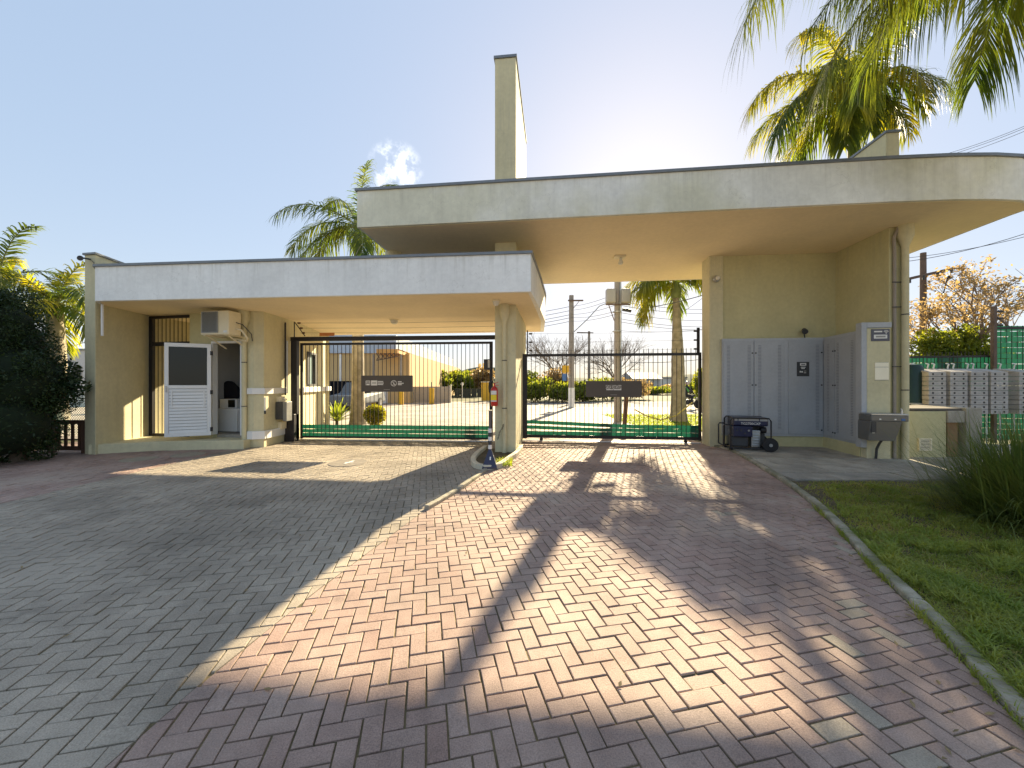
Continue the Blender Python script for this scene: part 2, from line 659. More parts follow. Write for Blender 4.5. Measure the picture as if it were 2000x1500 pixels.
RED_A, RED_B = (0.37, 0.25, 0.205), (0.425, 0.315, 0.262)
GRY_A, GRY_B = (0.355, 0.30, 0.235), (0.415, 0.355, 0.28)
PVM = {(z, s): paver_mat(f"paver_{z}_{s}", *((RED_A, s, RED_B) if z == 'red' else (GRY_A, s, GRY_B)))
       for z in ('red', 'grey') for s in ('attr', 'obj')}
BED = mat("sandy_joint", (0.21, 0.165, 0.085), 0.95, 0.35, 4, 0.5, 80, col2=(0.10, 0.085, 0.045), mixs=1.3)
YARD = mat("pale_yard_paving", (0.45, 0.385, 0.31), 0.85, 0.14, 1.5, 0.5, 22, col2=(0.34, 0.29, 0.235), mixs=0.6)
EARTH = mat("earth_and_grass", (0.10, 0.11, 0.04), 0.95, 0.3, 0.6, 0.3, 10, col2=(0.16, 0.14, 0.07), mixs=0.12)
ROADM = mat("road_asphalt", (0.20, 0.18, 0.16), 0.9, 0.15, 1.0, 0.3, 30)
SOIL = mat("lawn_soil", (0.10, 0.08, 0.04), 0.95, 0.3, 3, 0.5, 40, col2=(0.13, 0.10, 0.06), mixs=2)


def sheet(name, poly, z, m):
    mb = MB()
    mb.add([(x, y, z) for x, y in poly], [list(range(len(poly)))])
    o = build(name, mb, m, recalc=False)
    if o.data.polygons[0].normal.z < 0:
        o.data.flip_normals()
    return kind(o, "structure")


sheet("ground", [(-900, -60), (900, -60), (900, 1500), (-900, 1500)], -0.05, EARTH)
sheet("yard_paving", [(-30, 10.95), (9.0, 10.95), (16, 22), (30, 26.2), (30, 34), (-9, 34), (-9.0, 60), (-30, 60)], -0.012, YARD)
sheet("road", [(2.2, 26.5), (90, 25.0), (90, 32.0), (2.2, 33.4)], -0.006, ROADM)

sheet("unseen_bounce_paving", [(-60, -70), (60, -70), (60, -2.6), (-60, -2.6)], -0.02, YARD)  # pale paving added behind the camera to bounce sunlight onto the fascias

# kerb line along the lawn (ground points)
KPX = [(1424, 879), (1470, 905), (1516, 934), (1552, 958), (1592, 992), (1640, 1040), (1700, 1108), (1765, 1170), (1826, 1232), (1896, 1312), (1985, 1410)]
KERB = [gp(*p) for p in KPX]
KERB += [(KERB[-1][0] + (KERB[-1][0] - KERB[-2][0]) * k, KERB[-1][1] + (KERB[-1][1] - KERB[-2][1]) * k) for k in (1.5, 4, 7)]
KERB = [(4.98, 9.6)] + KERB


def kerb_x(y):
    for (x0, y0), (x1, y1) in zip(KERB, KERB[1:]):
        if y1 <= y <= y0:
            t = (y0 - y) / max(1e-6, y0 - y1)
            return x0 + (x1 - x0) * t
    return KERB[0][0] if y > KERB[0][1] else KERB[-1][0]


# border between the grey lane and the red lane
DIV = [(-0.40, 12.0), (-0.46, 7.0), (-1.08, 4.69), (-1.46, 2.9), (-1.61, 2.0), (-1.65, 1.5), (-1.65, -2)]


def div_x(y):
    for (x0, y0), (x1, y1) in zip(DIV, DIV[1:]):
        if y1 <= y <= y0:
            t = (y0 - y) / max(1e-6, y0 - y1)
            return x0 + (x1 - x0) * t
    return DIV[0][0]


LEFTX = -6.62


def clip(poly, f):
    """keep the part of poly where f >= 0 (f is nearly linear over one brick)"""
    res = []
    n = len(poly)
    for i in range(n):
        a, b = poly[i], poly[(i + 1) % n]
        fa, fb = f(a), f(b)
        if fa >= 0:
            res.append(a)
        if (fa >= 0) != (fb >= 0):
            t = fa / (fa - fb)
            res.append((a[0] + (b[0] - a[0]) * t, a[1] + (b[1] - a[1]) * t))
    return res


def area(p):
    return abs(sum(p[i][0] * p[(i + 1) % len(p)][1] - p[(i + 1) % len(p)][0] * p[i][1] for i in range(len(p)))) / 2


drive = sheet("driveway", [(-12, -1.5), (6.5, -1.5), (6.5, 11.0), (-12, 11.0)], -0.009, BED)
PA = R(12.6)
TX, TY = (math.cos(PA), math.sin(PA)), (-math.sin(PA), math.cos(PA))
PW = 0.0945
JOINT = 0.0085
BEVW, BEVH, PDEEP = 0.0035, 0.0025, 0.014
pieces = []
rp = random.Random(3)
GX = range(-150, 120)
for ix in GX:
    for iy in range(-40, 150):
        k = (ix - iy) % 4
        if k == 0:
            w_, h_ = 2, 1
        elif k == 3:
            w_, h_ = 1, 2
        else:
            continue
        u, v = (ix + w_ / 2) * PW, (iy + h_ / 2) * PW
        cx, cy = u * TX[0] + v * TY[0], u * TX[1] + v * TY[1]
        if not (0.5 < cy < 11.05 and -11.6 < cx < kerb_x(cy) + 0.12):
            continue
        if abs(cx) > 1.36 * cy + 1.7:
            continue
        hw, hh = (w_ * PW - JOINT) / 2, (h_ * PW - JOINT) / 2
        cx += rp.gauss(0, 0.0011)
        cy += rp.gauss(0, 0.0011)
        jr = rp.gauss(0, 0.007)
        cj, sj = math.cos(jr), math.sin(jr)
        q = [(cx + (a * cj - b * sj) * TX[0] + (a * sj + b * cj) * TY[0], cy + (a * cj - b * sj) * TX[1] + (a * sj + b * cj) * TY[1]) for a, b in ((-hw, -hh), (hw, -hh), (hw, hh), (-hw, hh))]
        q2 = clip(q, lambda p: kerb_x(p[1]) - p[0])
        if len(q2) < 3:
            continue
        whole = len(q2) == 4 and area(q2) > 0.999 * area(q)
        parts_ = []
        gap = 0.003
        for zone, fs in (('red', [lambda p: LEFTX - gap - p[0]]), ('grey', [lambda p: p[0] - LEFTX - gap, lambda p: div_x(p[1]) - gap - p[0]]), ('red', [lambda p: p[0] - div_x(p[1]) - gap])):
            q3 = q2
            for f in fs:
                q3 = clip(q3, f) if len(q3) >= 3 else []
            if len(q3) >= 3 and area(q3) > 0.0006:
                parts_.append((zone, q3))
        for zone, q3 in parts_:
            wh = whole and len(parts_) == 1 and area(q3) > 0.999 * area(q)
            zn = zone
            dk = kerb_x(cy) - cx
            if zone == 'red' and 0 < dk < 1.3 and rp.random() < 0.10 - 0.07 * dk and cy < 5.5:
                zn = 'grey'
            tint = min(1, max(0, rp.gauss(0.45, 0.2)))
            size = area(q3) / max(0.5, cy) ** 3 if (abs(cx) / cy < 1.34 and cy > 1.55) else 0
            pieces.append(dict(z=zn, q=q3, t=tint, c=(cx, cy), hw=hw, hh=hh, whole=wh, s=size, jr=jr, dz=rp.gauss(0, 0.0016) - (0.004 if rp.random() < 0.03 else 0), tl=(rp.gauss(0, 0.004), rp.gauss(0, 0.004)), k=k))
big = sorted([p for p in pieces if p['whole']], key=lambda p: -p['s'])[:300]
for p in big:
    p['single'] = True


def brick_geo(q, z, tl, cx, cy):
    n = len(q)
    gx, gy = sum(p[0] for p in q) / n, sum(p[1] for p in q) / n
    ins = []
    for x, y in q:
        d = math.hypot(x - gx, y - gy) or 1
        ins.append((x + (gx - x) / d * BEVW * 1.4, y + (gy - y) / d * BEVW * 1.4))
    zt = lambda x, y, o: z + o + tl[0] * (x - cx) + tl[1] * (y - cy)
    vs = [(x, y, zt(x, y, 0)) for x, y in ins] + [(x, y, zt(x, y, -BEVH)) for x, y in q] + [(x, y, z - PDEEP) for x, y in q]
    fs = [list(range(n))]
    for a, b in ((1, 0), (2, 1)):
        for i in range(n):
            j = (i + 1) % n
            fs.append([a * n + i, a * n + j, b * n + j, b * n + i])
    return vs, fs


mb = MB()
tints = []
for p in pieces:
    if p.get('single'):
        continue
    mb.cur = 0 if p['z'] == 'red' else 1
    vs, fs = brick_geo(p['q'], p['dz'], p['tl'], *p['c'])
    mb.add(vs, fs)
    tints += [p['t']] * len(fs)
field = build("paver_field", mb, [PVM['red', 'attr'], PVM['grey', 'attr']], drive, recalc=False)
at_ = field.data.attributes.new("tint", 'FLOAT', 'FACE')
at_.data.foreach_set("value", tints)
kind(field, "stuff")
protos = {}
for p in big:
    key = p['z']
    cx, cy = p['c']
    if key not in protos:
        m2 = MB()
        a, b = (2 * PW - JOINT) / 2, (PW - JOINT) / 2
        m2.add(*brick_geo([(-a, -b), (a, -b), (a, b), (-a, b)], 0, (0, 0), 0, 0))
        o = build("brick", m2, PVM[key, 'obj'], drive, recalc=False)
        protos[key] = o
    else:
        o = share(protos[key], drive, (0, 0, 0))
    o.location = (cx, cy, p['dz'])
    o.rotation_euler = (p['tl'][1], -p['tl'][0], PA + p['jr'] + (0 if p['k'] == 0 else R(90)))
    o.color = (p['t'], p['t'], p['t'], 1)


# kerb stones along the lawn
def strip_poly(line, i0, i1, wl, wr):
    def nrm(i):
        a, b = line[max(0, i - 1)], line[min(len(line) - 1, i + 1)]
        d = Vector((b[0] - a[0], b[1] - a[1]))
        d.normalize()
        return Vector((-d.y, d.x))
    L_ = [(line[i][0] + nrm(i).x * wl, line[i][1] + nrm(i).y * wl) for i in range(i0, i1 + 1)]
    R_ = [(line[i][0] + nrm(i).x * wr, line[i][1] + nrm(i).y * wr) for i in range(i0, i1 + 1)]
    return L_ + R_[::-1]


def resample(line, step):
    o = [line[0]]
    acc = 0
    for a, b in zip(line, line[1:]):
        L_ = math.hypot(b[0] - a[0], b[1] - a[1])
        d = step - acc
        while d <= L_:
            t = d / L_
            o.append((a[0] + (b[0] - a[0]) * t, a[1] + (b[1] - a[1]) * t))
            d += step
        acc = (acc + L_) % step
    return o


def smooth_line(line, it=2):
    for _ in range(it):
        o = [line[0]]
        for a, b in zip(line, line[1:]):
            o += [(a[0] * .75 + b[0] * .25, a[1] * .75 + b[1] * .25), (a[0] * .25 + b[0] * .75, a[1] * .25 + b[1] * .75)]
        o.append(line[-1])
        line = o
    return line


kerb = thing("lawn_kerb", (*KERB[5], 0), "curved line of worn concrete kerb stones between brick drive and lawn", "kerb")
kl = resample(smooth_line(KERB), 0.08)
i = 0
rk = random.Random(5)
while i < len(kl) - 2:
    n = rk.choice((7, 8, 9))
    j = min(len(kl) - 1, i + n)
    sub = kl[max(0, i - 1):j + 2]
    poly = strip_poly(kl, i, j, 0.012, 0.105)
    # shrink the ends a little so the joint between stones is open
    mbk = MB().prism(poly, -0.04, 0.035 + rk.random() * 0.015)
    c = (sum(p[0] for p in poly) / len(poly), sum(p[1] for p in poly) / len(poly))
    mbk.v = [(c[0] + (x - c[0]) * 0.985, c[1] + (y - c[1]) * 0.985, z) for x, y, z in mbk.v]
    build("kerb_stone", mbk, KERBM, kerb, bev=0.015)
    i = j

# lane divider and island kerb
DL = [(-0.47, 6.86), (-0.62, 6.2), (-0.83, 5.4), (-1.08, 4.66)]
dk = thing("lane_divider_kerb", (-0.75, 5.7, 0), "low narrow kerb running forward from the pillar island, dividing the two lanes", "kerb")
dl = resample(smooth_line(DL), 0.1)
for a in range(0, len(dl) - 1, 4):
    b = min(len(dl) - 1, a + 4)
    if b - a < 1:
        break
    m_ = MB().prism(strip_poly(dl, a, b, 0.035, -0.04), -0.02, 0.045 + 0.004 * (a % 3))
    build("kerb_stone", m_, KERBM, dk, bev=0.012)
ISL = [(-0.63, 9.15), (-0.80, 8.0), (-0.74, 7.25), (-0.52, 6.92), (-0.24, 7.02), (-0.06, 7.75), (0.14, 8.5), (0.22, 9.3)]
isl = thing("island_kerb", (-0.3, 7.6, 0), "pale rounded kerb ring around the foot of the tall pillar", "kerb")
il = resample(smooth_line(ISL), 0.12)
for a in range(0, len(il) - 1, 5):
    b = min(len(il) - 1, a + 5)
    m_ = MB().prism(strip_poly(il, a, b, 0.05, -0.05), -0.02, 0.09)
    build("kerb_stone", m_, KERBY, isl, bev=0.014)
build("soil_bed", MB().prism([(x * 0.9 - 0.03, (y - 8.2) * 0.94 + 8.2) for x, y in il], -0.02, 0.02), SOIL, isl)
rg = random.Random(11)


def blades(n, fn, hmin, hmax, wid, bend, seed, segs=2):
    """n grass blades; fn(rng) gives a root point"""
    r = random.Random(seed)
    m_ = MB()
    for _ in range(n):
        x, y, z = fn(r)
        h = r.uniform(hmin, hmax)
        a = r.uniform(0, 6.283)
        b = r.uniform(0, 6.283)
        dx, dy = math.cos(a), math.sin(a)
        px, py = math.cos(b) * wid / 2, math.sin(b) * wid / 2
        bd = h * bend * r.uniform(0.2, 1.2)
        vs = [(x - px, y - py, z), (x + px, y + py, z)]
        fs = []
        for s in range(1, segs):
            t = s / segs
            vs += [(x + dx * bd * t * t - px * (1 - t * .5), y + dy * bd * t * t - py * (1 - t * .5), z + h * t), (x + dx * bd * t * t + px * (1 - t * .5), y + dy * bd * t * t + py * (1 - t * .5), z + h * t)]
            fs.append([2 * s - 2, 2 * s - 1, 2 * s + 1, 2 * s])
        vs.append((x + dx * bd, y + dy * bd, z + h * (1 - 0.25 * bend)))
        fs.append([2 * segs - 2, 2 * segs - 1, 2 * segs])
        m_.add(vs, fs)
    return m_


build("weeds", blades(260, lambda r: (r.uniform(-0.34, 0.0), r.uniform(7.1, 7.7), 0.02), 0.05, 0.16, 0.012, 1.0, 4), AGAVE, isl, recalc=False)

# sidewalk of cast slabs, right
walk = kind(bpy.data.objects.new("sidewalk", None), "structure")
COL.objects.link(walk)
walk.location = (7.5, 7.6, 0)
SWF = 6.06      # front edge
rows = [SWF, 6.55, 7.2, 7.75, 8.4, 9.6]
rs = random.Random(2)
for a in range(len(rows) - 1):
    x0 = 3.9 + rs.uniform(0, 0.6)
    while x0 < 12.5:
        x1 = x0 + rs.choice((0.75, 0.95, 1.2, 1.5))
        y0, y1 = rows[a], rows[a + 1]
        g = 0.011
        q = [(x0 + g, y0 + g), (x1 - g, y0 + g), (x1 - g + rs.uniform(-.02, .02), y1 - g), (x0 + g + rs.uniform(-.02, .02), y1 - g)]
        x0 = x1
        q = clip(q, lambda p: p[0] - kerb_x(p[1]) - 0.115)
        if len(q) < 3 or area(q) < 0.01:
            continue
        build("paving_slab", MB().prism(q, -0.05, 0.045 + rs.uniform(-0.004, 0.004)), rs.choice((CONC, CONC, CONC2)), walk, bev=0.006)
build("slab_joint_bed", MB().prism([(5.2, 6.12), (13.4, 6.12), (13.4, 9.7), (5.2, 9.7)], -0.045, 0.03), SOIL, walk)

# lawn
lawn = sheet("lawn", [(kx + 0.1, ky) for kx, ky in KERB if ky < 6.1 and ky > -2] + [(14, -2), (14, 6.08), (kerb_x(6.08) + 0.1, 6.08)], 0.012, SOIL)


def lawn_pt(lo, hi, xmax=9.0):
    def f(r):
        while True:
            y = r.uniform(lo, hi)
            x = r.uniform(2.0, xmax)
            if x < kerb_x(y) + 0.12 or x > 1.36 * y + 1.6:
                continue
            d = x - kerb_x(y)
            # worn bare strip beside the kerb and the walk
            e = 0.0 if y < 3.6 else 0.45 * (y - 3.6) / 2.4
            nz = mnoise.noise(Vector((x * 1.7, y * 1.7, 0))) * 0.35
            if d < 0.08 + e * (0.8 + nz) and r.random() < 0.88:
                continue
            if y > 5.75 + nz and r.random() < 0.6:
                continue
            if nz < -0.12 and r.random() < 0.45:
                continue
            return (x, y, 0.012)
    return f


def clumpy(lo, hi, thr, xmax=9.0):
    base = lawn_pt(lo, hi, xmax)

    def f(r):
        for _ in range(40):
            p = base(r)
            if mnoise.noise(Vector((p[0] * 2.3 + 7, p[1] * 2.3, 3))) + 0.5 * mnoise.noise(Vector((p[0] * 9, p[1] * 9, 8))) > thr:
                return p
        return p
    return f


kind(build("grass", blades(26000, lawn_pt(1.0, 3.4, 5.5), 0.02, 0.06, 0.007, 1.5, 21), TURF, recalc=False), "stuff")
kind(build("grass", blades(14000, clumpy(1.0, 3.6, 0.08, 5.8), 0.05, 0.125, 0.009, 1.3, 28, 3), TURF2, recalc=False), "stuff")
kind(build("grass", blades(26000, lawn_pt(3.2, 6.06), 0.02, 0.05, 0.009, 1.4, 22), TURF, recalc=False), "stuff")
kind(build("grass", blades(9000, clumpy(3.4, 5.8, 0.1), 0.04, 0.10, 0.012, 1.3, 29), TURF2, recalc=False), "stuff")
kind(build("dry_grass", blades(15000, lawn_pt(1.0, 6.06), 0.02, 0.06, 0.006, 1.9, 23), TURFDRY, recalc=False), "stuff")
kind(build("dry_grass", blades(9000, clumpy(1.0, 5.9, 0.15), 0.02, 0.05, 0.008, 2.0, 33), TURFDRY, recalc=False), "stuff")
kind(build("rear_grass", blades(9000, lambda r: (r.uniform(4.6, 10.5), r.uniform(12.6, 19.5), -0.01), 0.05, 0.14, 0.03, 1.2, 24), AGAVE, recalc=False), "stuff")


def kerb_tuft(r):
    y = r.choice((1.6, 1.95, 2.3, 2.5, 3.1, 3.3, 3.9, 4.6)) + r.gauss(0, 0.10)
    return (kerb_x(y) + r.choice((0.0, 0.115, 0.125)) + r.gauss(0, 0.012), y, 0.0)


kind(build("edge_tufts", blades(2600, kerb_tuft, 0.03, 0.10, 0.006, 1.3, 27), TURF, recalc=False), "stuff")
sheet("rear_lawn", [(4.4, 13.2), (10.8, 12.4), (12.8, 20.0), (5.6, 19.0)], -0.004, mat("rear_lawn_soil", (0.13, 0.15, 0.03), 0.95, 0.3, 2))

# ------------------------------------------------------------------ left building: guard house with its canopy
UZ = 3.33
gh = thing("guard_house", (-7.2, 10.5, 0), "low guard house with khaki walls under a flat white fascia canopy", "guard house")
mb = MB()
ZT = 4.07
LC = [(-8.95, 8.24), (0.365, 7.40), (0.66, 9.1), (0.94, 10.9), (1.09, 13.1), (-9.0, 14.3), (-9.5, 10.0), (-9.27, 8.62)]
build("roof_slab", MB().prism(LC, UZ, ZT), FASCIA, gh, bev=0.008)
build("soffit", MB().prism([(-8.9, 8.30), (0.31, 7.47), (0.56, 9.1), (0.82, 10.9), (0.96, 13.04), (-8.98, 14.2), (-9.45, 10.0), (-9.2, 8.65)], UZ - 0.006, UZ + 0.02), SOFFIT, gh)


def off(poly, d):
    c = Vector((sum(p[0] for p in poly) / len(poly), sum(p[1] for p in poly) / len(poly)))
    r_ = []
    n = len(poly)
    for i in range(n):
        a, b, e = Vector(poly[i - 1]), Vector(poly[i]), Vector(poly[(i + 1) % n])
        n1 = Vector(((b - a).y, -(b - a).x)).normalized()
        n2 = Vector(((e - b).y, -(e - b).x)).normalized()
        v = (n1 + n2).normalized()
        s = d / max(0.4, v.dot(n1))
        r_.append(tuple(b + v * s))
    return r_


build("capping", MB().prism(off(LC, 0.035), ZT - 0.01, ZT + 0.045), CAP, gh, bev=0.005)
# wing wall at the far left
WW = [(-9.46, 8.5), (-9.17, 8.45), (-9.42, 10.05), (-8.90, 14.6), (-9.18, 14.65), (-9.70, 10.05)]
build("wing_wall", MB().prism(WW, -0.02, 4.40), KHAKI2, gh, bev=0.01)
build("capping", MB().prism(off(WW, 0.03), 4.40, 4.445), CAP, gh, bev=0.004)
PLF = [(-9.32, 8.44), (-8.75, 8.72), (-8.2, 8.95), (-7.3, 9.06), (-6.38, 9.13), (-6.38, 9.5), (-8.1, 10.3), (-9.5, 10.4)]
build("step", MB().prism(PLF, -0.02, 0.21), KHAKI2, gh, bev=0.012)
# booth walls
FA, FB = Vector((-8.13, 9.68)), Vector((-6.30, 9.36))
dr = (FB - FA).normalized()
nn = Vector((dr.y, -dr.x))


def wall_seg(a, b, z0, z1, th, m, name="wall", bev=0.006):
    a, b = Vector(a), Vector(b)
    d = (b - a).normalized()
    n = Vector((-d.y, d.x)) * th
    return build(name, MB().prism([tuple(a), tuple(b), tuple(b + n), tuple(a + n)], z0, z1), m, gh, bev=bev)


D0, D1 = ray(414, FA, FB), ray(474, FA, FB)
wall_seg(FA, D0, 0.2, UZ, 0.16, KHAKI)
wall_seg(D0, D1, 2.57, UZ, 0.16, KHAKI)
wall_seg(D1, FB, 0.0, UZ, 0.16, KHAKI2)
CRN = Vector((-6.10, 9.44))
wall_seg(FB, CRN, 0.0, UZ, 0.16, KHAKI2)
SA, SB = CRN, Vector((-6.16, 11.0))
wall_seg(SA, SB, 0.0, UZ, 0.16, KHAKI2)
SC = Vector((-6.78, 14.15))
W0, W1 = ray(600, SB, SC), ray(615, SB, SC)
wall_seg(SB, W0, 0, UZ, 0.16, KHAKI2)
wall_seg(W0, W1, 0, 1.5, 0.16, KHAKI2)
wall_seg(W0, W1, 2.55, UZ, 0.16, KHAKI2)
wall_seg(W1, SC, 0, UZ, 0.16, KHAKI2)
BL = Vector((-7.95, 13.2))
wall_seg(SC, BL, 0, UZ, 0.16, KHAKI2)
Q0, Q1 = BL.lerp(FA, 0.82), BL.lerp(FA, 0.985)  # ends of an unseen wall opening, added to let daylight into the booth
wall_seg(BL, Q0, 0, UZ, 0.16, KHAKI)
build("inner_wall", MB().prism([(-7.93, 10.25), (-7.885, 10.25), (-7.84, 11.19), (-7.885, 11.19)], 0.28, UZ - 0.01), ROOM, gh)
wall_seg(Q0, Q1, 0, 1.0, 0.16, KHAKI)
wall_seg(Q0, Q1, 2.95, UZ, 0.16, KHAKI)
wall_seg(Q1, FA, 0, UZ, 0.16, KHAKI)
build("floor", MB().prism([tuple(FA + Vector((0.1, 0.12))), (-6.3, 9.5), (-6.35, 11), (-6.95, 14), (-7.85, 13.1)], -0.02, 0.285), CONC, gh)
# partition inside the booth
build("inner_wall", MB().prism([(-8.05, 11.2), (-6.3, 11.2), (-6.3, 11.3), (-8.05, 11.3)], 0.28, UZ - 0.01), ROOM, gh)
wd_ = build("window", MB().beam((*W0, 1.52), (*W1, 1.52), 0.1, 0.06).beam((*W0, 2.52), (*W1, 2.52), 0.1, 0.06).beam((W0.x, W0.y, 1.5), (W0.x, W0.y, 2.55), 0.08, 0.1).beam((W1.x, W1.y, 1.5), (W1.x, W1.y, 2.55), 0.08, 0.1), DARK, gh)
build("pane", MB().prism([tuple(W0 + Vector((-.05, 0))), tuple(W1 + Vector((-.05, 0))), tuple(W1 + Vector((-.06, 0))), tuple(W0 + Vector((-.06, 0)))], 1.54, 2.5), PANEG, wd_)
# white string courses round the booth
for z0, z1, ex in ((1.30, 1.45, 0.05), (0.20, 0.40, 0.05)):
    m_ = MB()
    n1 = Vector((dr.y, -dr.x)) * ex
    pts = [D1 + dr * 0.16, FB, CRN, SB]
    o1 = [D1 + dr * 0.16 + n1, FB + n1 + Vector((0.005, 0)), CRN + Vector((ex, -ex * 0.8)), Vector((SB.x + ex + 0.02, 10.42))]
    m_.prism([tuple(p) for p in [pts[0], pts[1], pts[2], Vector((SB.x, 10.42))]] + [tuple(p) for p in o1[::-1]], z0, z1)
    build("string_course", m_, WHITE, gh, bev=0.01)
m_ = MB()
sdir = (SC - SB).normalized()
m_.prism([tuple(SB + sdir * .3), tuple(SC), tuple(SC + Vector((0.1, 0.06))), tuple(SB + sdir * .3 + Vector((0.1, 0.0)))], 1.30, 1.46)
build("string_course", m_, WHITE, gh, bev=0.01)
# door frame and open door
jm = MB()
for p in (D0, D1):
    jm.box((p.x + (0.02 if p is D0 else -0.02), p.y + 0.05, 1.43), (0.05, 0.14, 2.28), math.atan2(dr.y, dr.x))
jm.beam((*(D0 + Vector((0, 0.05))), 2.585), (*(D1 + Vector((0, 0.05))), 2.585), 0.14, 0.05)
build("door_frame", jm, WHITE, gh, bev=0.004)
HX, HY = -7.33, 9.36
EX, EY = -8.12, 8.97
dd = Vector((EX - HX, EY - HY, 0))
DW = dd.length
dd.normalize()
dn = Vector((-dd.y, dd.x, 0))
if dn.y > 0:
    dn = -dn          # face towards the drive
ZB, ZTOP = 0.305, 2.52


def dp(t, z, o=0.0):
    return Vector((HX, HY, z)) + dd * (t * DW) + dn * o


def dbox(m_, t0, t1, z0, z1, o0, o1):
    a, b = dp(t0, 0), dp(t1, 0)
    m_.prism([tuple((a + dn * o0).xy), tuple((b + dn * o0).xy), tuple((b + dn * o1).xy), tuple((a + dn * o1).xy)], z0, z1)


fm = MB()
dbox(fm, 0, 0.09, ZB, ZTOP, -0.02, 0.02)
dbox(fm, 0.91, 1, ZB, ZTOP, -0.02, 0.02)
dbox(fm, 0.09, 0.91, ZTOP - 0.09, ZTOP, -0.02, 0.02)
dbox(fm, 0.09, 0.91, 1.44, 1.52, -0.02, 0.02)
dbox(fm, 0.09, 0.91, ZB, ZB + 0.09, -0.02, 0.02)
door = build("door", fm, WHITE, gh, bev=0.004)
gm = MB()
dbox(gm, 0.09, 0.91, 1.52, ZTOP - 0.09, -0.005, 0.004)
build("glass", gm, GLASS, door)
bk = MB()
dbox(bk, 0.09, 0.91, ZB + 0.09, 1.44, -0.014, -0.006)
build("back_panel", bk, GRILL, door)
nsl = 14
for k in range(nsl):
    z0 = ZB + 0.09 + (1.44 - ZB - 0.09) * k / nsl
    z1 = z0 + (1.44 - ZB - 0.09) / nsl - 0.011
    sm = MB()
    a, b = dp(0.095, 0), dp(0.905, 0)
    vs = []
    for q in (a, b):
        vs += [(q + dn * 0.022).to_tuple()[:2] + (z0,), (q + dn * 0.002).to_tuple()[:2] + (z1,), (q - dn * 0.006).to_tuple()[:2] + (z1,), (q + dn * 0.008).to_tuple()[:2] + (z0,)]
    sm.add(vs, [[0, 1, 2, 3], [7, 6, 5, 4], [0, 4, 5, 1], [1, 5, 6, 2], [2, 6, 7, 3], [3, 7, 4, 0]])
    build("slat", sm, WHITE, door)
hm = MB()
dbox(hm, 0.14, 0.86, 0.985, 1.01, 0.017, 0.026)
dbox(hm, 0.14, 0.86, 1.385, 1.41, 0.017, 0.026)
dbox(hm, 0.14, 0.17, 1.01, 1.385, 0.017, 0.026)
dbox(hm, 0.83, 0.86, 1.01, 1.385, 0.017, 0.026)
build("hatch_frame", hm, WHITE, door)
hd = MB()
dbox(hd, 0.94, 0.97, 1.36, 1.5, 0.02, 0.05)
build("handle", hd, STEEL, door, bev=0.004)
for z in (2.3, 1.35, 0.45):
    hg = MB()
    dbox(hg, -0.03, 0.02, z - 0.05, z + 0.05, -0.03, 0.025)
    build("hinge", hg, BLACK, door)


# rain pipe with hopper
def rainpipe(name, x, y, ztop, parent, rad=0.055, m=KHAKI2, d=(0, -1)):
    m_ = MB()
    m_.lathe((x, y, 0), [(rad, 0.02), (rad, ztop - 0.42), (rad * 2.3, ztop - 0.22), (rad * 2.3, ztop - 0.005)], 12)
    o = build(name, m_, m, parent, smooth=True)
    for z in (ztop * 0.3, ztop * 0.62):
        build("clip", MB().lathe((x, y, z), [(rad + 0.006, 0), (rad + 0.006, 0.02)], 12), DARK, o)
    return o


pp = ray(481, FA, FB) + nn * 0.06
rainpipe("rain_pipe", pp.x, pp.y, UZ, gh)
# barred screen in the gap between wing wall and booth
G0, G1 = Vector((-9.40, 9.98)), Vector((-8.16, 9.74))
sm = MB()
for z in (0.24, 2.58, 3.27):
    sm.beam((*G0, z), (*G1, z), 0.06, 0.07 if z != 2.58 else 0.1)
sm.box((G0.x + 0.04, G0.y, 1.75), (0.1, 0.08, 3.08))
scr = build("bar_screen", sm, BLACK, gh)
b0 = None
for k in range(1, 10):
    p = G0.lerp(G1, k / 10)
    if b0 is None:
        b0 = build("bar", MB().tube([(p.x, p.y, 0.25), (p.x, p.y, 3.26)], 0.009, 6), BLACK, scr, loc=(p.x, p.y, 0))
    else:
        share(b0, scr, (p.x, p.y, 0))
# small white pipe on the wing wall
pw = ray(189, (-9.17, 8.45), (-9.42, 10.05))
build("overflow_pipe", MB().tube([(-9.10, 8.53, 3.32), (-9.10, 8.53, 2.62)], 0.025, 8), WHITE, gh, smooth=True)

# things inside and on the guard house
fr = thing("mini_fridge", (-7.45, 10.35, 0.285), "small white fridge standing just inside the open doorway", "fridge")
build("cabinet", MB().box((-7.45, 10.38, 0.60), (0.62, 0.5, 0.62), -0.12), WHITE, fr, bev=0.015)
build("door", MB().box((-7.49, 10.115, 0.60), (0.60, 0.05, 0.60), -0.12), WHITE, fr, bev=0.012)
mw = thing("microwave", (-7.55, 10.35, 0.915), "white microwave oven with black door on top of the mini fridge", "microwave")
build("casing", MB().box((-7.52, 10.38, 1.03), (0.5, 0.36, 0.24), -0.12), WHITE, mw, bev=0.01)
build("door", MB().box((-7.44, 10.19, 1.03), (0.2, 0.02, 0.2), -0.12), GLASS, mw, bev=0.006)
ch = thing("office_chair", (-7.750, 10.730, 0.285), "black office chair with a dark jacket hung over its back", "chair")
build("seat", MB().box((-7.700, 10.730, 0.78), (0.5, 0.48, 0.08)), CLOTH, ch, bev=0.03)
build("pedestal", MB().tube([(-7.700, 10.730, 0.74), (-7.700, 10.730, 0.36)], 0.03, 8).box((-7.700, 10.730, 0.33), (0.5, 0.06, 0.05)).box((-7.700, 10.730, 0.33), (0.06, 0.5, 0.05)), DARK, ch)
jk = MB()
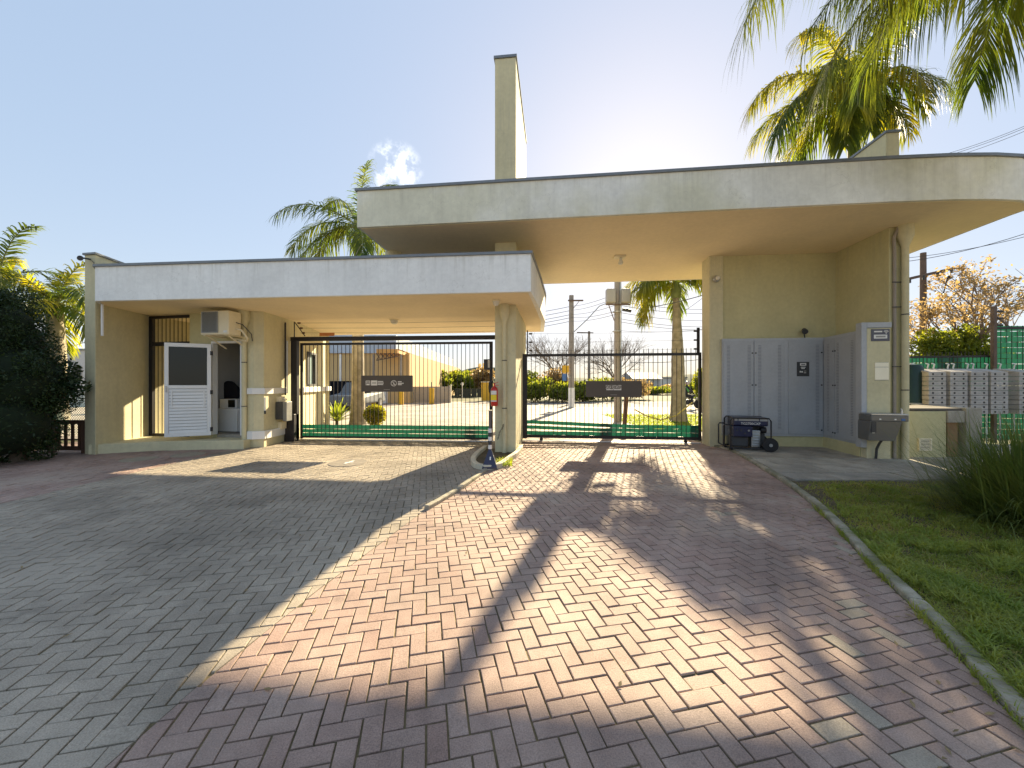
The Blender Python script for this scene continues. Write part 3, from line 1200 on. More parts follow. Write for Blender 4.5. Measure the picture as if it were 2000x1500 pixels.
jk.add([(-8.040, 10.500, 1.02), (-7.420, 10.500, 1.02), (-7.500, 10.480, 1.45), (-7.650, 10.500, 1.62), (-7.820, 10.500, 1.64), (-8.020, 10.480, 1.50),
        (-8.040, 10.630, 1.02), (-7.420, 10.630, 1.02), (-7.500, 10.600, 1.45), (-7.650, 10.580, 1.62), (-7.820, 10.580, 1.64), (-8.020, 10.600, 1.50)],
       [[0, 1, 2, 3, 4, 5], [11, 10, 9, 8, 7, 6]] + [[i, (i + 1) % 6, 6 + (i + 1) % 6, 6 + i] for i in range(6)])
build("backrest", jk, CLOTH, ch, bev=0.04)
nb = thing("notice_board", (-6.95, 11.18, 2.2), "framed paper notice on the inner wall, seen through the doorway", "notice board")
build("frame", MB().box((-6.98, 11.18, 2.28), (0.5, 0.03, 0.44)), mat("grey_frame", (0.35, 0.34, 0.30), 0.6), nb)
build("paper", MB().box((-6.98, 11.158, 2.28), (0.42, 0.012, 0.36)), mat("cream_paper", (0.6, 0.55, 0.42), 0.8, 0.1, 8), nb)
for k in range(5):
    build("printed_line", MB().box((-6.98, 11.1505, 2.14 + 0.07 * k), (0.36, 0.002, 0.008)), PRINTG, nb)
wp = thing("wall_phone", (-6.75, 11.17, 1.55), "small black wall phone with white sanitiser dispenser beside it", "wall phone")
build("handset", MB().box((-6.72, 11.16, 1.6), (0.09, 0.06, 0.18)), DARK, wp, bev=0.01)
build("dispenser", MB().lathe((-6.95, 11.14, 1.50), [(0.09, 0), (0.09, 0.07), (0.05, 0.1)], 12), WHITE, wp, smooth=True)

ac = thing("air_conditioner", (-6.9, 9.15, 2.7), "cream air conditioner unit on brackets above the guard house doorway", "air conditioner")
A0, A1 = at(391.5, 653, 8.92), at(446.5, 653, 8.80)
ad = (A1 - A0)
ad.z = 0
AL = ad.length
ad.normalize()
an = Vector((-ad.y, ad.x, 0))
azr = math.atan2(ad.y, ad.x)
AZ0, AZ1 = 2.69, 3.24
acen = A0 + ad * AL / 2
acen.z = (AZ0 + AZ1) / 2
cs = build("casing", MB().box(acen + an * 0.17, (AL, 0.34, AZ1 - AZ0), azr), CREAM, ac, bev=0.02)
gx0 = A0 + ad * 0.05
build("fan_recess", MB().box(gx0 + ad * 0.21 + Vector((0, 0, 0.275)) - an * 0.002, (0.42, 0.006, 0.46), azr), DARK, ac)
gf = MB()
for t in (0.0, 0.42):
    gf.box(gx0 + ad * t + Vector((0, 0, 0.275)) - an * 0.012, (0.02, 0.014, 0.48), azr)
for z in (0.04, 0.51):
    gf.box(gx0 + ad * 0.21 + Vector((0, 0, z)) - an * 0.0125, (0.44, 0.014, 0.02), azr)
gr = build("grille", gf, GRILL, ac)
for k in range(1, 18):
    build("grille_bar", MB().box(gx0 + ad * (0.42 * k / 18) + Vector((0, 0, 0.275)) - an * 0.011, (0.008, 0.01, 0.45), azr), GRILL, gr)
build("label_plate", MB().box(A1 - ad * 0.09 + Vector((0, 0, 0.07)) - an * 0.003, (0.09, 0.004, 0.05), azr), WHITE, ac)
for t in (0.1, 0.85):
    p = A0 + ad * (AL * t)
    build("bracket", MB().beam(p + Vector((0, 0, -0.02)) + an * 0.02, p + an * 0.62 + Vector((0, 0, -0.02)), 0.03, 0.03).beam(p + an * 0.1 + Vector((0, 0, -0.03)), p + an * 0.6 + Vector((0, 0, -0.28)), 0.025, 0.025), CREAM, ac)
pz = A1 + an * 0.2
build("pipe", MB().tube([pz + Vector((0, 0, 0.15)), pz + ad * 0.14 + Vector((0, 0, 0.12)), pz + ad * 0.2 + an * .1 + Vector((0, 0, -0.05)), pz + ad * 0.1 + an * 0.2 + Vector((0, 0, -0.12)), pz + ad * -0.3 + an * 0.25 + Vector((0, 0, -0.04))], 0.022, 8), CREAM, ac, smooth=True)
build("pipe", MB().tube([pz + Vector((0, 0, 0.3)), pz + ad * 0.17 + Vector((0, 0, 0.25)), pz + ad * 0.22 + an * .2 + Vector((0, 0, 0.05)), pz + ad * 0.15 + an * 0.3 + Vector((0, 0, -0.1))], 0.012, 6), DARK, ac, smooth=True)

cc = thing("security_camera", (-9.33, 8.4, 4.3), "small dark security camera high on the left wing wall", "security camera")
build("body", MB().tube([(-9.36, 8.32, 4.27), (-9.24, 8.22, 4.25)], 0.05, 10), DARK, cc, smooth=True)
build("bracket", MB().tube([(-9.3, 8.47, 4.3), (-9.31, 8.3, 4.28)], 0.018, 6), DARK, cc)
build("cable", MB().tube([(-9.26, 8.46, 4.27), (-9.16, 8.42, 4.2), (-9.05, 8.3, 4.13)], 0.006, 5), DARK, cc)

# boxes on the booth's side wall
SL0, SL1 = SA, SB


def onside(px, py, o=0.0):
    p = ray(px, SL0, SL1)
    return Vector((p.x + o, p.y, zz(py, p.y)))


for (px0, py0, py1), lab in (((545, 775, 788), "small cream junction box just below the upper white band of the booth"), ((548, 823, 838), "cream junction box just above the lower white band of the booth")):
    a = onside(px0, (py0 + py1) / 2)
    bx = tag(build("junction_box", MB().box((a.x + 0.045, a.y, a.z), (0.09, 0.24, 0.19)), CREAM, bev=0.01, loc=(a.x, a.y, a.z)), lab, "junction box")
a = onside(516, 776, 0.02)
b = onside(516, 806, 0.02)
cs_ = thing("cable_stub", (a.x, a.y, b.z), "short white cable hanging on booth wall with a black plug end", "cable")
build("sleeve", MB().tube([(a.x, a.y, a.z), (a.x, a.y, b.z + 0.05)], 0.018, 8), WHITE, cs_)
build("plug", MB().tube([(a.x, a.y, b.z + 0.05), (a.x, a.y, b.z - 0.03)], 0.022, 8), DARK, cs_)


def ceiling_lamp(px, py, zc, label, r=0.13):
    Y = (zc - H) * FPX / (750 - py)
    X = (px - 1000) / FPX * Y
    t = thing("ceiling_lamp", (X, Y, zc), label, "ceiling lamp", "lamps under the canopies")
    build("base", MB().lathe((X, Y, zc - 0.03), [(r, 0), (r, 0.03)], 20), CREAM, t, smooth=True)
    build("globe", MB().lathe((X, Y, zc - 0.03), [(r * 0.8, 0), (r * 0.72, -0.05), (r * 0.45, -0.09), (0.01, -0.10)], 20), BULB, t, smooth=True)
    return t


ceiling_lamp(770, 624, UZ - 0.006, "round ceiling lamp under the lower canopy, above the left gate")
ceiling_lamp(969, 586, UZ - 0.006, "round ceiling lamp under the lower canopy, right beside the tall pillar", 0.09)

# ------------------------------------------------------------------ right building: tall canopy, fin pillar and niche
UZ2, ZT2 = 4.73, 5.47
cp = thing("entrance_canopy", (3.5, 9.5, 0), "high flat entrance canopy with long weathered fascia, tall fin pillar and khaki niche", "canopy")
front = [(-3.15, 7.80), (4.6, 6.91), (6.6, 6.69), (7.6, 6.61), (8.3, 6.60), (8.8, 6.64), (9.1, 6.72), (9.3, 6.84), (9.41, 7.02), (9.42, 7.25)]
UC = front + [(9.75, 9.54), (10.0, 11.2), (-2.66, 12.65)]
build("roof_slab", MB().prism(UC, UZ2, ZT2), FASCIA2, cp, bev=0.008)
UCS = off(UC, -0.06)
build("soffit", MB().prism(UCS, UZ2 - 0.006, UZ2 + 0.02), SOFFIT, cp)
build("capping", MB().prism(off(UC, 0.035), ZT2 - 0.01, ZT2 + 0.045), CAP, cp, bev=0.005)
fx0, fx1, fy = -0.385, 0.085, 8.62
FIN = [(fx0, fy + 0.03), (fx1, fy - 0.02), (fx1 + 0.34, fy + 3.05), (fx0 + 0.34, fy + 3.1)]
build("fin_pillar", MB().prism(FIN, -0.02, 8.87), KHAKI2, cp, bev=0.01)
build("capping", MB().prism(off(FIN, 0.025), 8.87, 8.93), CAP, cp, bev=0.004)
build("round_column", MB().lathe((-2.87, 9.32, 0), [(0.2, ZT), (0.2, UZ2)], 24), KHAKI2, cp, smooth=True)
rainpipe("rain_pipe", -0.17, fy - 0.045, UZ, cp, 0.05, KHAKI2)
# niche
NP = [(4.90, 9.53), (5.22, 9.49), (5.28, 10.0), (4.96, 10.03)]
build("niche_pillar", MB().prism(NP, -0.02, UZ2), KHAKI2, cp, bev=0.01)
build("niche_wall", MB().prism([(5.22, 9.54), (7.95, 9.27), (7.97, 9.47), (5.25, 9.74)], -0.02, UZ2), KHAKI, cp, bev=0.006)
NR = [(7.66, 7.80), (7.95, 7.77), (8.13, 9.40), (7.84, 9.43)]
build("niche_side_wall", MB().prism(NR, -0.02, UZ2), KHAKI, cp, bev=0.01)
NF = [(7.62, 7.82), (7.86, 7.79), (8.1, 10.2), (7.86, 10.25)]
build("roof_fin", MB().prism(NF, ZT2 - 0.02, 6.66), KHAKI2, cp, bev=0.008)
build("capping", MB().prism(off(NF, 0.025), 6.66, 6.71), CAP, cp, bev=0.004)
# meter pier (pale) in front of the side wall
PB = [(7.20, 7.79), (7.63, 7.74), (7.64, 7.9), (7.22, 7.95)]
pier = build("pier", MB().prism(PB, -0.02, 2.68), KHAKI2, cp, bev=0.008)
rainpipe("rain_pipe", 7.885, 7.70, UZ2, cp, 0.06, KHAKI2)
build("conduit", MB().tube([(7.73, 7.76, 0.05), (7.73, 7.76, 4.2), (7.70, 7.74, 4.5), (7.78, 7.72, 4.71)], 0.028, 8), POLEC, cp, smooth=True)
for z in (1.9, 3.1, 3.6):
    build("clip", MB().box((7.76, 7.725, z), (0.22, 0.012, 0.018)), DARK, cp)
build("plinth", MB().prism([(5.25, 9.44), (7.44, 9.19), (7.20, 7.95), (7.66, 7.9), (7.8, 9.3), (5.25, 9.6)], -0.02, 0.29), KHAKI, cp, bev=0.006)

# grey meter cabinets
cb = thing("meter_cabinet", (6.4, 9.2, 0.29), "tall grey steel meter cabinets lining the niche with slotted doors", "cabinet")
CA, CB_, CC_ = Vector((5.15, 9.42)), Vector((7.44, 9.16)), Vector((7.19, 7.93))
z0c, z1c = 0.29, 2.66
cd1 = (CB_ - CA).normalized()
cd2 = (CC_ - CB_).normalized()
build("carcass", MB().prism([tuple(CA), tuple(CB_), tuple(CC_), (7.60, 7.95), (7.82, 9.3), (5.2, 9.56)], z0c, z1c), CABF, cb, bev=0.006)
build("end_frame", MB().prism([(7.10, 7.80), (7.195, 7.785), (7.215, 7.94), (7.12, 7.955)], 0.26, 2.80), CABF, cb, bev=0.006)
build("end_frame", MB().prism([(7.197, 7.785), (7.655, 7.735), (7.67, 7.93), (7.217, 7.94)], 2.69, 2.80), CABF, cb, bev=0.006)


def cab_door(A, B, s0, s1, vents, lockside, zb=z0c + 0.06, zt=z1c - 0.06):
    d = (B - A).normalized()
    n = Vector((d.y, -d.x))          # outward, towards the niche opening
    a, b = A + d * s0, A + d * s1
    o = build("cabinet_door", MB().prism([tuple(a + n * 0.003), tuple(b + n * 0.003), tuple(b + n * 0.022), tuple(a + n * 0.022)], zb, zt), CABG, cb, bev=0.004)
    for v in vents:
        m_ = MB()
        c = a + d * v
        k = 0
        z = zb + 0.12
        while z < zt - 0.12:
            m_.box((c.x + n.x * 0.0235, c.y + n.y * 0.0235, z), (0.075, 0.004, 0.012), math.atan2(d.y, d.x))
            z += 0.034
        build("vent_slots", m_, mat("vent_shadow_grey", (0.21, 0.22, 0.24), 0.5, 0), o)
    for z in (zb + 0.1, (zb + zt) / 2 + 0.05, zt - 0.3):
        c = a + d * (0.03 if lockside == 'l' else (s1 - s0) - 0.03)
        build("lock", MB().box((c.x + n.x * 0.027, c.y + n.y * 0.027, z), (0.03, 0.012, 0.03), math.atan2(d.y, d.x)), BLACK, o)
    return o


def s_of(px, A, B):
    return (ray(px, A, B) - A).length


cab_door(CA, CB_, s_of(1412, CA, CB_), s_of(1471, CA, CB_), [0.12, s_of(1471, CA, CB_) - s_of(1412, CA, CB_) - 0.1], 'r')
cab_door(CA, CB_, s_of(1472.5, CA, CB_), s_of(1532, CA, CB_), [0.12, s_of(1532, CA, CB_) - s_of(1472.5, CA, CB_) - 0.12], 'l')
cab_door(CA, CB_, s_of(1539, CA, CB_), s_of(1606, CA, CB_), [s_of(1606, CA, CB_) - s_of(1539, CA, CB_) - 0.12], 'r')
L2 = (CC_ - CB_).length
cab_door(CB_, CC_, 0.03, 0.42, [0.18], 'r', z0c + 0.05, z1c - 0.06)
cab_door(CB_, CC_, 0.44, L2 - 0.05, [0.12, 0.6], 'l', z0c + 0.05, z1c - 0.06)
# warning sign on a cabinet door
q0, q1 = ray(1555, CA, CB_), ray(1579, CA, CB_)
n1 = Vector((cd1.y, -cd1.x))
cz = (zz(707, q0.y) + zz(735, q0.y)) / 2
chh = zz(707, q0.y) - zz(735, q0.y)
qc = (q0 + q1) / 2 + n1 * 0.027
ws = thing("warning_sign", (qc.x, qc.y, cz), "small dark rectangular sign with white symbols on the grey cabinet door", "sign")
wdt = (q1 - q0).length
az1 = math.atan2(cd1.y, cd1.x)
build("panel", MB().box((qc.x, qc.y, cz), (wdt, 0.006, chh), az1), DARK, ws)


def glyph(pt, u, v, w_, h_, d, n, m_, parent, name="print", wdt=1, hgt=1):
    c = Vector((pt[0], pt[1])) + d * (u * wdt)
    return build(name, MB().box((c.x + n.x * 0.005, c.y + n.y * 0.005, pt[2] + v * hgt), (w_ * wdt, 0.003, h_ * hgt), math.atan2(d.y, d.x)), m_, parent)


P3 = (qc.x, qc.y, cz)
for u, v, w_, h_, mm in ((0, 0.33, 0.5, 0.18, PRINT), (0, 0.13, 0.38, 0.05, PRINT), (0, 0.04, 0.28, 0.05, PRINT), (-0.23, -0.18, 0.09, 0.11, PRINT), (-0.08, -0.19, 0.11, 0.1, PRINT), (-0.16, -0.19, 0.08, 0.03, PRINT), (0.15, -0.12, 0.2, 0.03, PRINTG), (0.15, -0.19, 0.2, 0.03, PRINTG), (0.15, -0.26, 0.2, 0.03, PRINT)):
    glyph(P3, u, v, w_, h_, cd1, n1, mm, ws, wdt=wdt, hgt=chh)
c = Vector((qc.x, qc.y)) + n1 * 0.007
build("print", MB().box((c.x, c.y, cz + 0.33 * chh), (0.34 * wdt, 0.003, 0.06 * chh), az1), DARK, ws)

# spotlight on cabinet top
sp = ray(1573, CA, CB_)
sl = thing("spotlight", (sp.x, sp.y + 0.05, 2.66), "small black spotlight on a stalk on top of the cabinets", "spotlight")
build("stalk", MB().tube([(sp.x + 0.05, sp.y + .08, 2.66), (sp.x + 0.02, sp.y + 0.06, 2.74), (sp.x, sp.y + 0.03, 2.80)], 0.012, 6), DARK, sl)
build("lamp_head", MB().tube([(sp.x + 0.03, sp.y + 0.08, 2.86), (sp.x - 0.02, sp.y - 0.02, 2.80)], [0.05, 0.065], 10), DARK, sl, smooth=True)

# pillar flood lamp
fl = thing("round_lamp", (5.1, 9.45, 4.12), "round chrome lamp fixed high on the pillar left of the niche", "lamp")
pc = at(1400, 544, 9.45)
MX = Matrix.Rotation(R(90), 3, 'X')
build("base", MB().lathe((pc.x, pc.y + 0.04, pc.z), [(0.085, 0), (0.085, 0.03), (0.06, 0.06)], 16, MX), STEEL, fl, smooth=True)
build("bulb", MB().lathe((pc.x, pc.y - 0.03, pc.z), [(0.05, 0), (0.055, 0.04), (0.03, 0.08), (0.005, 0.09)], 14, MX), BULB, fl, smooth=True)

# hanging bulb under the high canopy
lb = thing("ceiling_lamp", (*at(1210, 500, 9.54).xy, UZ2), "bare bulb lamp with cream square base under the high canopy", "ceiling lamp", "lamps under the canopies")
pb = at(1210, 500, 9.54)
build("base", MB().box((pb.x, pb.y, UZ2 - 0.025), (0.28, 0.2, 0.04)), CREAM, lb, bev=0.008)
build("bulb", MB().lathe((pb.x + 0.03, pb.y, UZ2 - 0.05), [(0.035, 0), (0.035, -0.05), (0.06, -0.1), (0.05, -0.15), (0.01, -0.17)], 14), BULB, lb, smooth=True)

# signs on the pier
pd = (Vector(PB[1]) - Vector(PB[0])).normalized()
pn = Vector((pd.y, -pd.x))


def pier_pt(px, py, o=0.006):
    p = ray(px, PB[0], PB[1])
    return Vector((p.x + pn.x * o, p.y + pn.y * o, zz(py, p.y)))


azp = math.atan2(pd.y, pd.x)
a, b = pier_pt(1701, 643), pier_pt(1737, 666)
wc = (a + b) / 2
ww, wh_ = (b.xy - a.xy).length, a.z - b.z
wf = thing("wifi_sign", tuple(wc), "dark grey sign with white wireless symbol at the top of the pale pier", "sign")
build("panel", MB().box(wc, (ww, 0.008, wh_), azp), mat("sign_slate", (0.10, 0.10, 0.125), 0.5, 0.04), wf)
for u, v, w_, h_, mm in ((-0.13, 0.29, 0.44, 0.11, PRINT), (0.0, -0.13, 0.72, 0.32, PRINT)):
    glyph(wc, u, v, w_, h_, pd, pn, mm, wf, wdt=ww, hgt=wh_)
cN = wc.xy + pn * 0.0075
build("print", MB().box((cN.x, cN.y, wc.z - 0.13 * wh_), (0.52 * ww, 0.003, 0.14 * wh_), azp), PRINTG, wf)
am = MB()
ctr = wc.xy + pd * (0.3 * ww) + pn * 0.006
for r_ in (0.02, 0.04, 0.058):
    am.tube([(ctr.x + pd.x * math.sin(t) * r_, ctr.y + pd.y * math.sin(t) * r_, wc.z + 0.14 * wh_ + math.cos(t) * r_) for t in [R(q) for q in (-50, -25, 0, 25, 50)]], 0.006, 5)
am.box((ctr.x, ctr.y, wc.z + 0.14 * wh_), (0.016, 0.006, 0.016), azp)
build("wireless_symbol", am, PRINT, wf)
a, b = pier_pt(1708, 708), pier_pt(1735, 743)
ic = (a + b) / 2
it = thing("intercom_panel", tuple(ic), "cream wall plate with a darker slot across it, middle of the pale pier", "intercom")
iw, ih = (b.xy - a.xy).length, a.z - b.z
build("upper_plate", MB().box(ic + Vector((0, 0, ih * 0.37)), (iw, 0.02, ih * 0.24), azp), IVORY, it, bev=0.004)
build("lower_plate", MB().box(ic - Vector((0, 0, ih * 0.12)), (iw, 0.02, ih * 0.70), azp), IVORY, it, bev=0.004)
build("backing", MB().box(ic + Vector((-pn.x * 0.006, -pn.y * 0.006, 0)), (iw * 0.98, 0.008, ih), azp), GRILL, it)

# drinking fountain
df = thing("drinking_fountain", (7.7, 7.55, 0.4), "grey wall-mounted drinking fountain with steel basin under the pier signs", "drinking fountain")
f0, f1 = at(1700, 808, 7.45), at(1774, 808, 7.30)
fd = (f1 - f0)
fd.z = 0
FL = fd.length
fd.normalize()
fnv = Vector((-fd.y, fd.x, 0))
zt_, zb_ = zz(808, 7.4), zz(862, 7.4)
zr = zz(823, 7.4)


def fpt(t, o, z):
    p = f0 + fd * (t * FL) + fnv * o
    return (p.x, p.y, z)


m_ = MB()
m_.add([fpt(0, 0.0, zr), fpt(0.86, 0.0, zr), fpt(0.86, 0.4, zr), fpt(0, 0.4, zr), fpt(0, 0.06, zb_), fpt(0.72, 0.06, zb_), fpt(0.72, 0.4, zb_), fpt(0, 0.4, zb_)],
       [[0, 1, 2, 3], [7, 6, 5, 4], [0, 4, 5, 1], [1, 5, 6, 2], [2, 6, 7, 3], [3, 7, 4, 0]])
build("body", m_, FOUNT, df, bev=0.012)
m_ = MB()
m_.prism([fpt(0, -0.02, 0)[:2], fpt(1, -0.02, 0)[:2], fpt(1, 0.38, 0)[:2], fpt(0, 0.38, 0)[:2]], zr, zt_ - 0.03)
build("rim", m_, FOUNT, df, bev=0.015)
build("basin", MB().prism([fpt(0.01, -0.025, 0)[:2], fpt(0.99, -0.025, 0)[:2], fpt(0.99, 0.37, 0)[:2], fpt(0.01, 0.37, 0)[:2]], zt_ - 0.03, zt_), STEEL, df, bev=0.008)
build("spout", MB().tube([fpt(0.93, 0.1, zt_), fpt(0.93, 0.1, zt_ + 0.07), fpt(0.90, 0.1, zt_ + 0.10)], [0.02, 0.013, 0.008], 8), STEEL, df, smooth=True)
build("vent_panel", MB().prism([fpt(0.03, -0.001, 0)[:2], fpt(0.16, -0.001, 0)[:2], fpt(0.16, 0.05, 0)[:2], fpt(0.03, 0.05, 0)[:2]], zz(845, 7.4), zr - 0.01), DARK, df)
build("sticker", MB().prism([fpt(0.08, -0.001 + 0.03, 0)[:2], fpt(0.14, -0.001 + 0.03, 0)[:2], fpt(0.14, 0.05, 0)[:2], fpt(0.08, 0.05, 0)[:2]], zz(847, 7.4), zz(839, 7.4)), PRINT, df)
for t, mm in ((0.22, PRINT), (0.62, PRINT)):
    build("badge", MB().prism([fpt(t, -0.024, 0)[:2], fpt(t + 0.05, -0.024, 0)[:2], fpt(t + 0.05, 0, 0)[:2], fpt(t, 0, 0)[:2]], zr + 0.03, zr + 0.055), mm, df)
build("push_button", MB().prism([fpt(0.8, -0.026, 0)[:2], fpt(0.9, -0.026, 0)[:2], fpt(0.9, 0, 0)[:2], fpt(0.8, 0, 0)[:2]], zr + 0.02, zr + 0.06), mat("blue_plastic", (0.05, 0.14, 0.35), 0.4, 0), df)
build("drain_pipe", MB().tube([fpt(0.55, 0.25, zb_), fpt(0.5, 0.28, zb_ - 0.08), fpt(0.48, 0.34, zb_ - 0.2), fpt(0.48, 0.36, 0.05)], 0.022, 8), DARK, df)

# portable generator
gn = thing("portable_generator", (5.6, 8.9, 0.04), "navy and black portable generator on wheels in front of the grey cabinets", "generator")
GY = 8.62
g0, g1 = at(1414, 880, GY + 0.15), at(1509, 880, GY - 0.1)
gd = (g1 - g0)
gd.z = 0
GL_ = gd.length
gd.normalize()
gnv = Vector((-gd.y, gd.x, 0))


def gpt(t, o, z):
    p = g0 + gd * (t * GL_) + gnv * o
    return Vector((p.x, p.y, z))


ZG0, ZG1 = 0.10, 0.78
m_ = MB()
for o in (0.0, 0.52):
    m_.tube([gpt(0.14, o, ZG0), gpt(0.14, o, ZG1 - 0.05), gpt(0.18, o, ZG1), gpt(0.93, o, ZG1), gpt(0.97, o, ZG1 - 0.06), gpt(0.97, o, ZG0)], 0.016, 8)
    m_.tube([gpt(0.12, o, ZG0), gpt(0.98, o, ZG0)], 0.018, 8)
for t, z in ((0.14, ZG0), (0.97, ZG0), (0.2, ZG1), (0.9, ZG1)):
    m_.tube([gpt(t, 0, z), gpt(t, 0.52, z)], 0.014, 8)
build("frame", m_, BLACK, gn, smooth=True)
tk = build("fuel_tank", MB().prism([gpt(0.2, 0.02, 0).xy, gpt(0.93, 0.02, 0).xy, gpt(0.93, 0.5, 0).xy, gpt(0.2, 0.5, 0).xy], 0.60, 0.79), NAVY, gn, bev=0.035, segs=3)
for a0, a1 in ((0.23, 0.29), (0.31, 0.73), (0.75, 0.91)):
    build("label", MB().prism([gpt(a0, 0.016, 0).xy, gpt(a1, 0.016, 0).xy, gpt(a1, 0.022, 0).xy, gpt(a0, 0.022, 0).xy], 0.715, 0.765), PRINTG, gn)
tp = gpt(0.56, 0.012, 0.655)
text("lettering", "TG2700CXP", tp, 0.075, gd.xy, PRINT, gn)
build("control_panel", MB().prism([gpt(0.2, 0.01, 0).xy, gpt(0.6, 0.01, 0).xy, gpt(0.6, 0.3, 0).xy, gpt(0.2, 0.3, 0).xy], 0.36, 0.59), NAVY, gn, bev=0.01)
for t, z in ((0.28, 0.5), (0.36, 0.5), (0.44, 0.44), (0.52, 0.5)):
    build("socket", MB().lathe(gpt(t, 0.008, z), [(0.022, 0), (0.02, 0.012)], 10, MX), PRINTG if t > 0.5 else DARK, gn)
build("alternator", MB().prism([gpt(0.18, 0.1, 0).xy, gpt(0.55, 0.1, 0).xy, gpt(0.55, 0.45, 0).xy, gpt(0.18, 0.45, 0).xy], 0.11, 0.36), DARK, gn, bev=0.04)
em = MB().prism([gpt(0.6, 0.08, 0).xy, gpt(0.78, 0.08, 0).xy, gpt(0.78, 0.42, 0).xy, gpt(0.6, 0.42, 0).xy], 0.12, 0.50)
for k in range(5):
    em.prism([gpt(0.61, 0.05, 0).xy, gpt(0.76, 0.05, 0).xy, gpt(0.76, 0.09, 0).xy, gpt(0.61, 0.09, 0).xy], 0.16 + 0.06 * k, 0.185 + 0.06 * k)
build("engine", em, STEEL, gn, bev=0.01)
build("side_plate", MB().prism([gpt(0.62, 0.3, 0).xy, gpt(0.95, 0.3, 0).xy, gpt(0.95, 0.48, 0).xy, gpt(0.62, 0.48, 0).xy], 0.12, 0.58), DARK, gn, bev=0.02)
build("exhaust", MB().tube([gpt(0.82, 0.2, 0.5), gpt(0.93, 0.2, 0.5)], 0.07, 12), BLACK, gn, smooth=True)
for o in (-0.06, 0.56):
    wx = gpt(0.93, o, 0.2)
    MR = Matrix((gd, Vector((0, 0, 1)), -gnv)).transposed()
    whl = build("wheel", MB().lathe(wx, [(0.10, -0.04), (0.155, -0.03), (0.16, 0), (0.155, 0.03), (0.10, 0.04)], 22, MR), RUBBER, gn, smooth=True)
    build("hub", MB().lathe(wx, [(0.035, -0.055), (0.035, 0.055)], 12, MR), STEEL, whl, smooth=True)
m_ = MB()
for o in (0.05, 0.47):
    m_.tube([gpt(0.14, o, 0.62), gpt(0.02, o, 0.62), gpt(0.0, o, 0.58), gpt(0.0, o, 0.14)], 0.016, 8)
m_.tube([gpt(0.0, 0.05, 0.14), gpt(0.0, 0.47, 0.14)], 0.016, 8)
build("handle", m_, BLACK, gn, smooth=True)
for o in (0.05, 0.47):
    build("foot", MB().box(gpt(0.16, o, 0.07), (0.06, 0.05, 0.05)), RUBBER, gn)

# masonry bench / enclosure right of the fountain
mw_ = thing("low_wall", (8.8, 8.0, 0), "low khaki masonry enclosure with vent grille and wooden board, right of the fountain", "low wall")
y0 = 7.9
XA, XB, XC, XD = at(1766, 0, y0).x, at(1845, 0, y0).x, at(1876, 0, y0).x, at(1905, 0, y0).x
build("wall", MB().prism([(XA, y0), (XB, y0 - 0.03), (XB + 0.03, y0 + 0.25), (XA + 0.1, y0 + 0.28)], -0.02, 0.99), KHAKI, mw_, bev=0.01)
build("lintel", MB().prism([(XB, y0 - 0.06), (XC, y0 - 0.08), (XC + 0.02, y0 + 0.15), (XB + 0.02, y0 + 0.15)], 0.76, 1.0), CONC, mw_, bev=0.01)
build("pier", MB().prism([(XC, y0 - 0.1), (XD, y0 - 0.12), (XD + 0.3, y0 + 1.2), (XC + 0.2, y0 + 1.2)], -0.02, 1.06), CONC, mw_, bev=0.012)
build("back_wall", MB().prism([(XB, y0 + 0.3), (XC, y0 + 0.3), (XC, y0 + 0.36), (XB, y0 + 0.36)], -0.02, 0.99), DARK, mw_)
build("wooden_board", MB().prism([(XB + 0.08, y0 + 0.02), (XC - 0.06, y0 + 0.0), (XC - 0.06, y0 + 0.05), (XB + 0.08, y0 + 0.07)], 0.0, 0.76), mat("tan_board", (0.28, 0.17, 0.085), 0.7, 0.2, 6), mw_)
build("top_slab", MB().prism([(XA + 0.05, y0 + 0.02), (XC, y0 - 0.02), (XD + 0.1, y0 + 0.5), (XD + 0.2, y0 + 1.1), (XA + 0.35, y0 + 1.1)], 1.0, 1.05), mat("dark_stone", (0.13, 0.115, 0.10), 0.8, 0.2, 4), mw_, bev=0.008)
vg0, vg1 = at(1793, 880, y0 - 0.02), at(1818, 856, y0 - 0.02)
m_ = MB()
for (x0_, x1_, z0_, z1_) in ((vg0.x, vg1.x, vg0.z, vg0.z + 0.03), (vg0.x, vg1.x, vg1.z - 0.03, vg1.z), (vg0.x, vg0.x + 0.03, vg0.z + .03, vg1.z - .03), (vg1.x - 0.03, vg1.x, vg0.z + .03, vg1.z - .03)):
    m_.prism([(x0_, y0 - 0.045), (x1_, y0 - 0.045), (x1_, y0 - 0.01), (x0_, y0 - 0.01)], z0_, z1_)
vgr = build("vent_grille", m_, CREAM, mw_)
for k in range(6):
    z = vg0.z + 0.035 + (vg1.z - vg0.z - 0.07) * (k + 0.5) / 6
    build("slat", MB().prism([(vg0.x + .03, y0 - 0.038), (vg1.x - .03, y0 - 0.038), (vg1.x - .03, y0 - 0.03), (vg0.x + .03, y0 - 0.03)], z - 0.011, z + 0.009), CREAM, vgr)
build("recess", MB().prism([(vg0.x + .03, y0 - 0.022), (vg1.x - .03, y0 - 0.022), (vg1.x - .03, y0 - 0.012), (vg0.x + .03, y0 - 0.012)], vg0.z + .03, vg1.z - .03), DARK, vgr)


# ------------------------------------------------------------------ gates
def sink(line, t):
    return line[0].lerp(line[1], t)


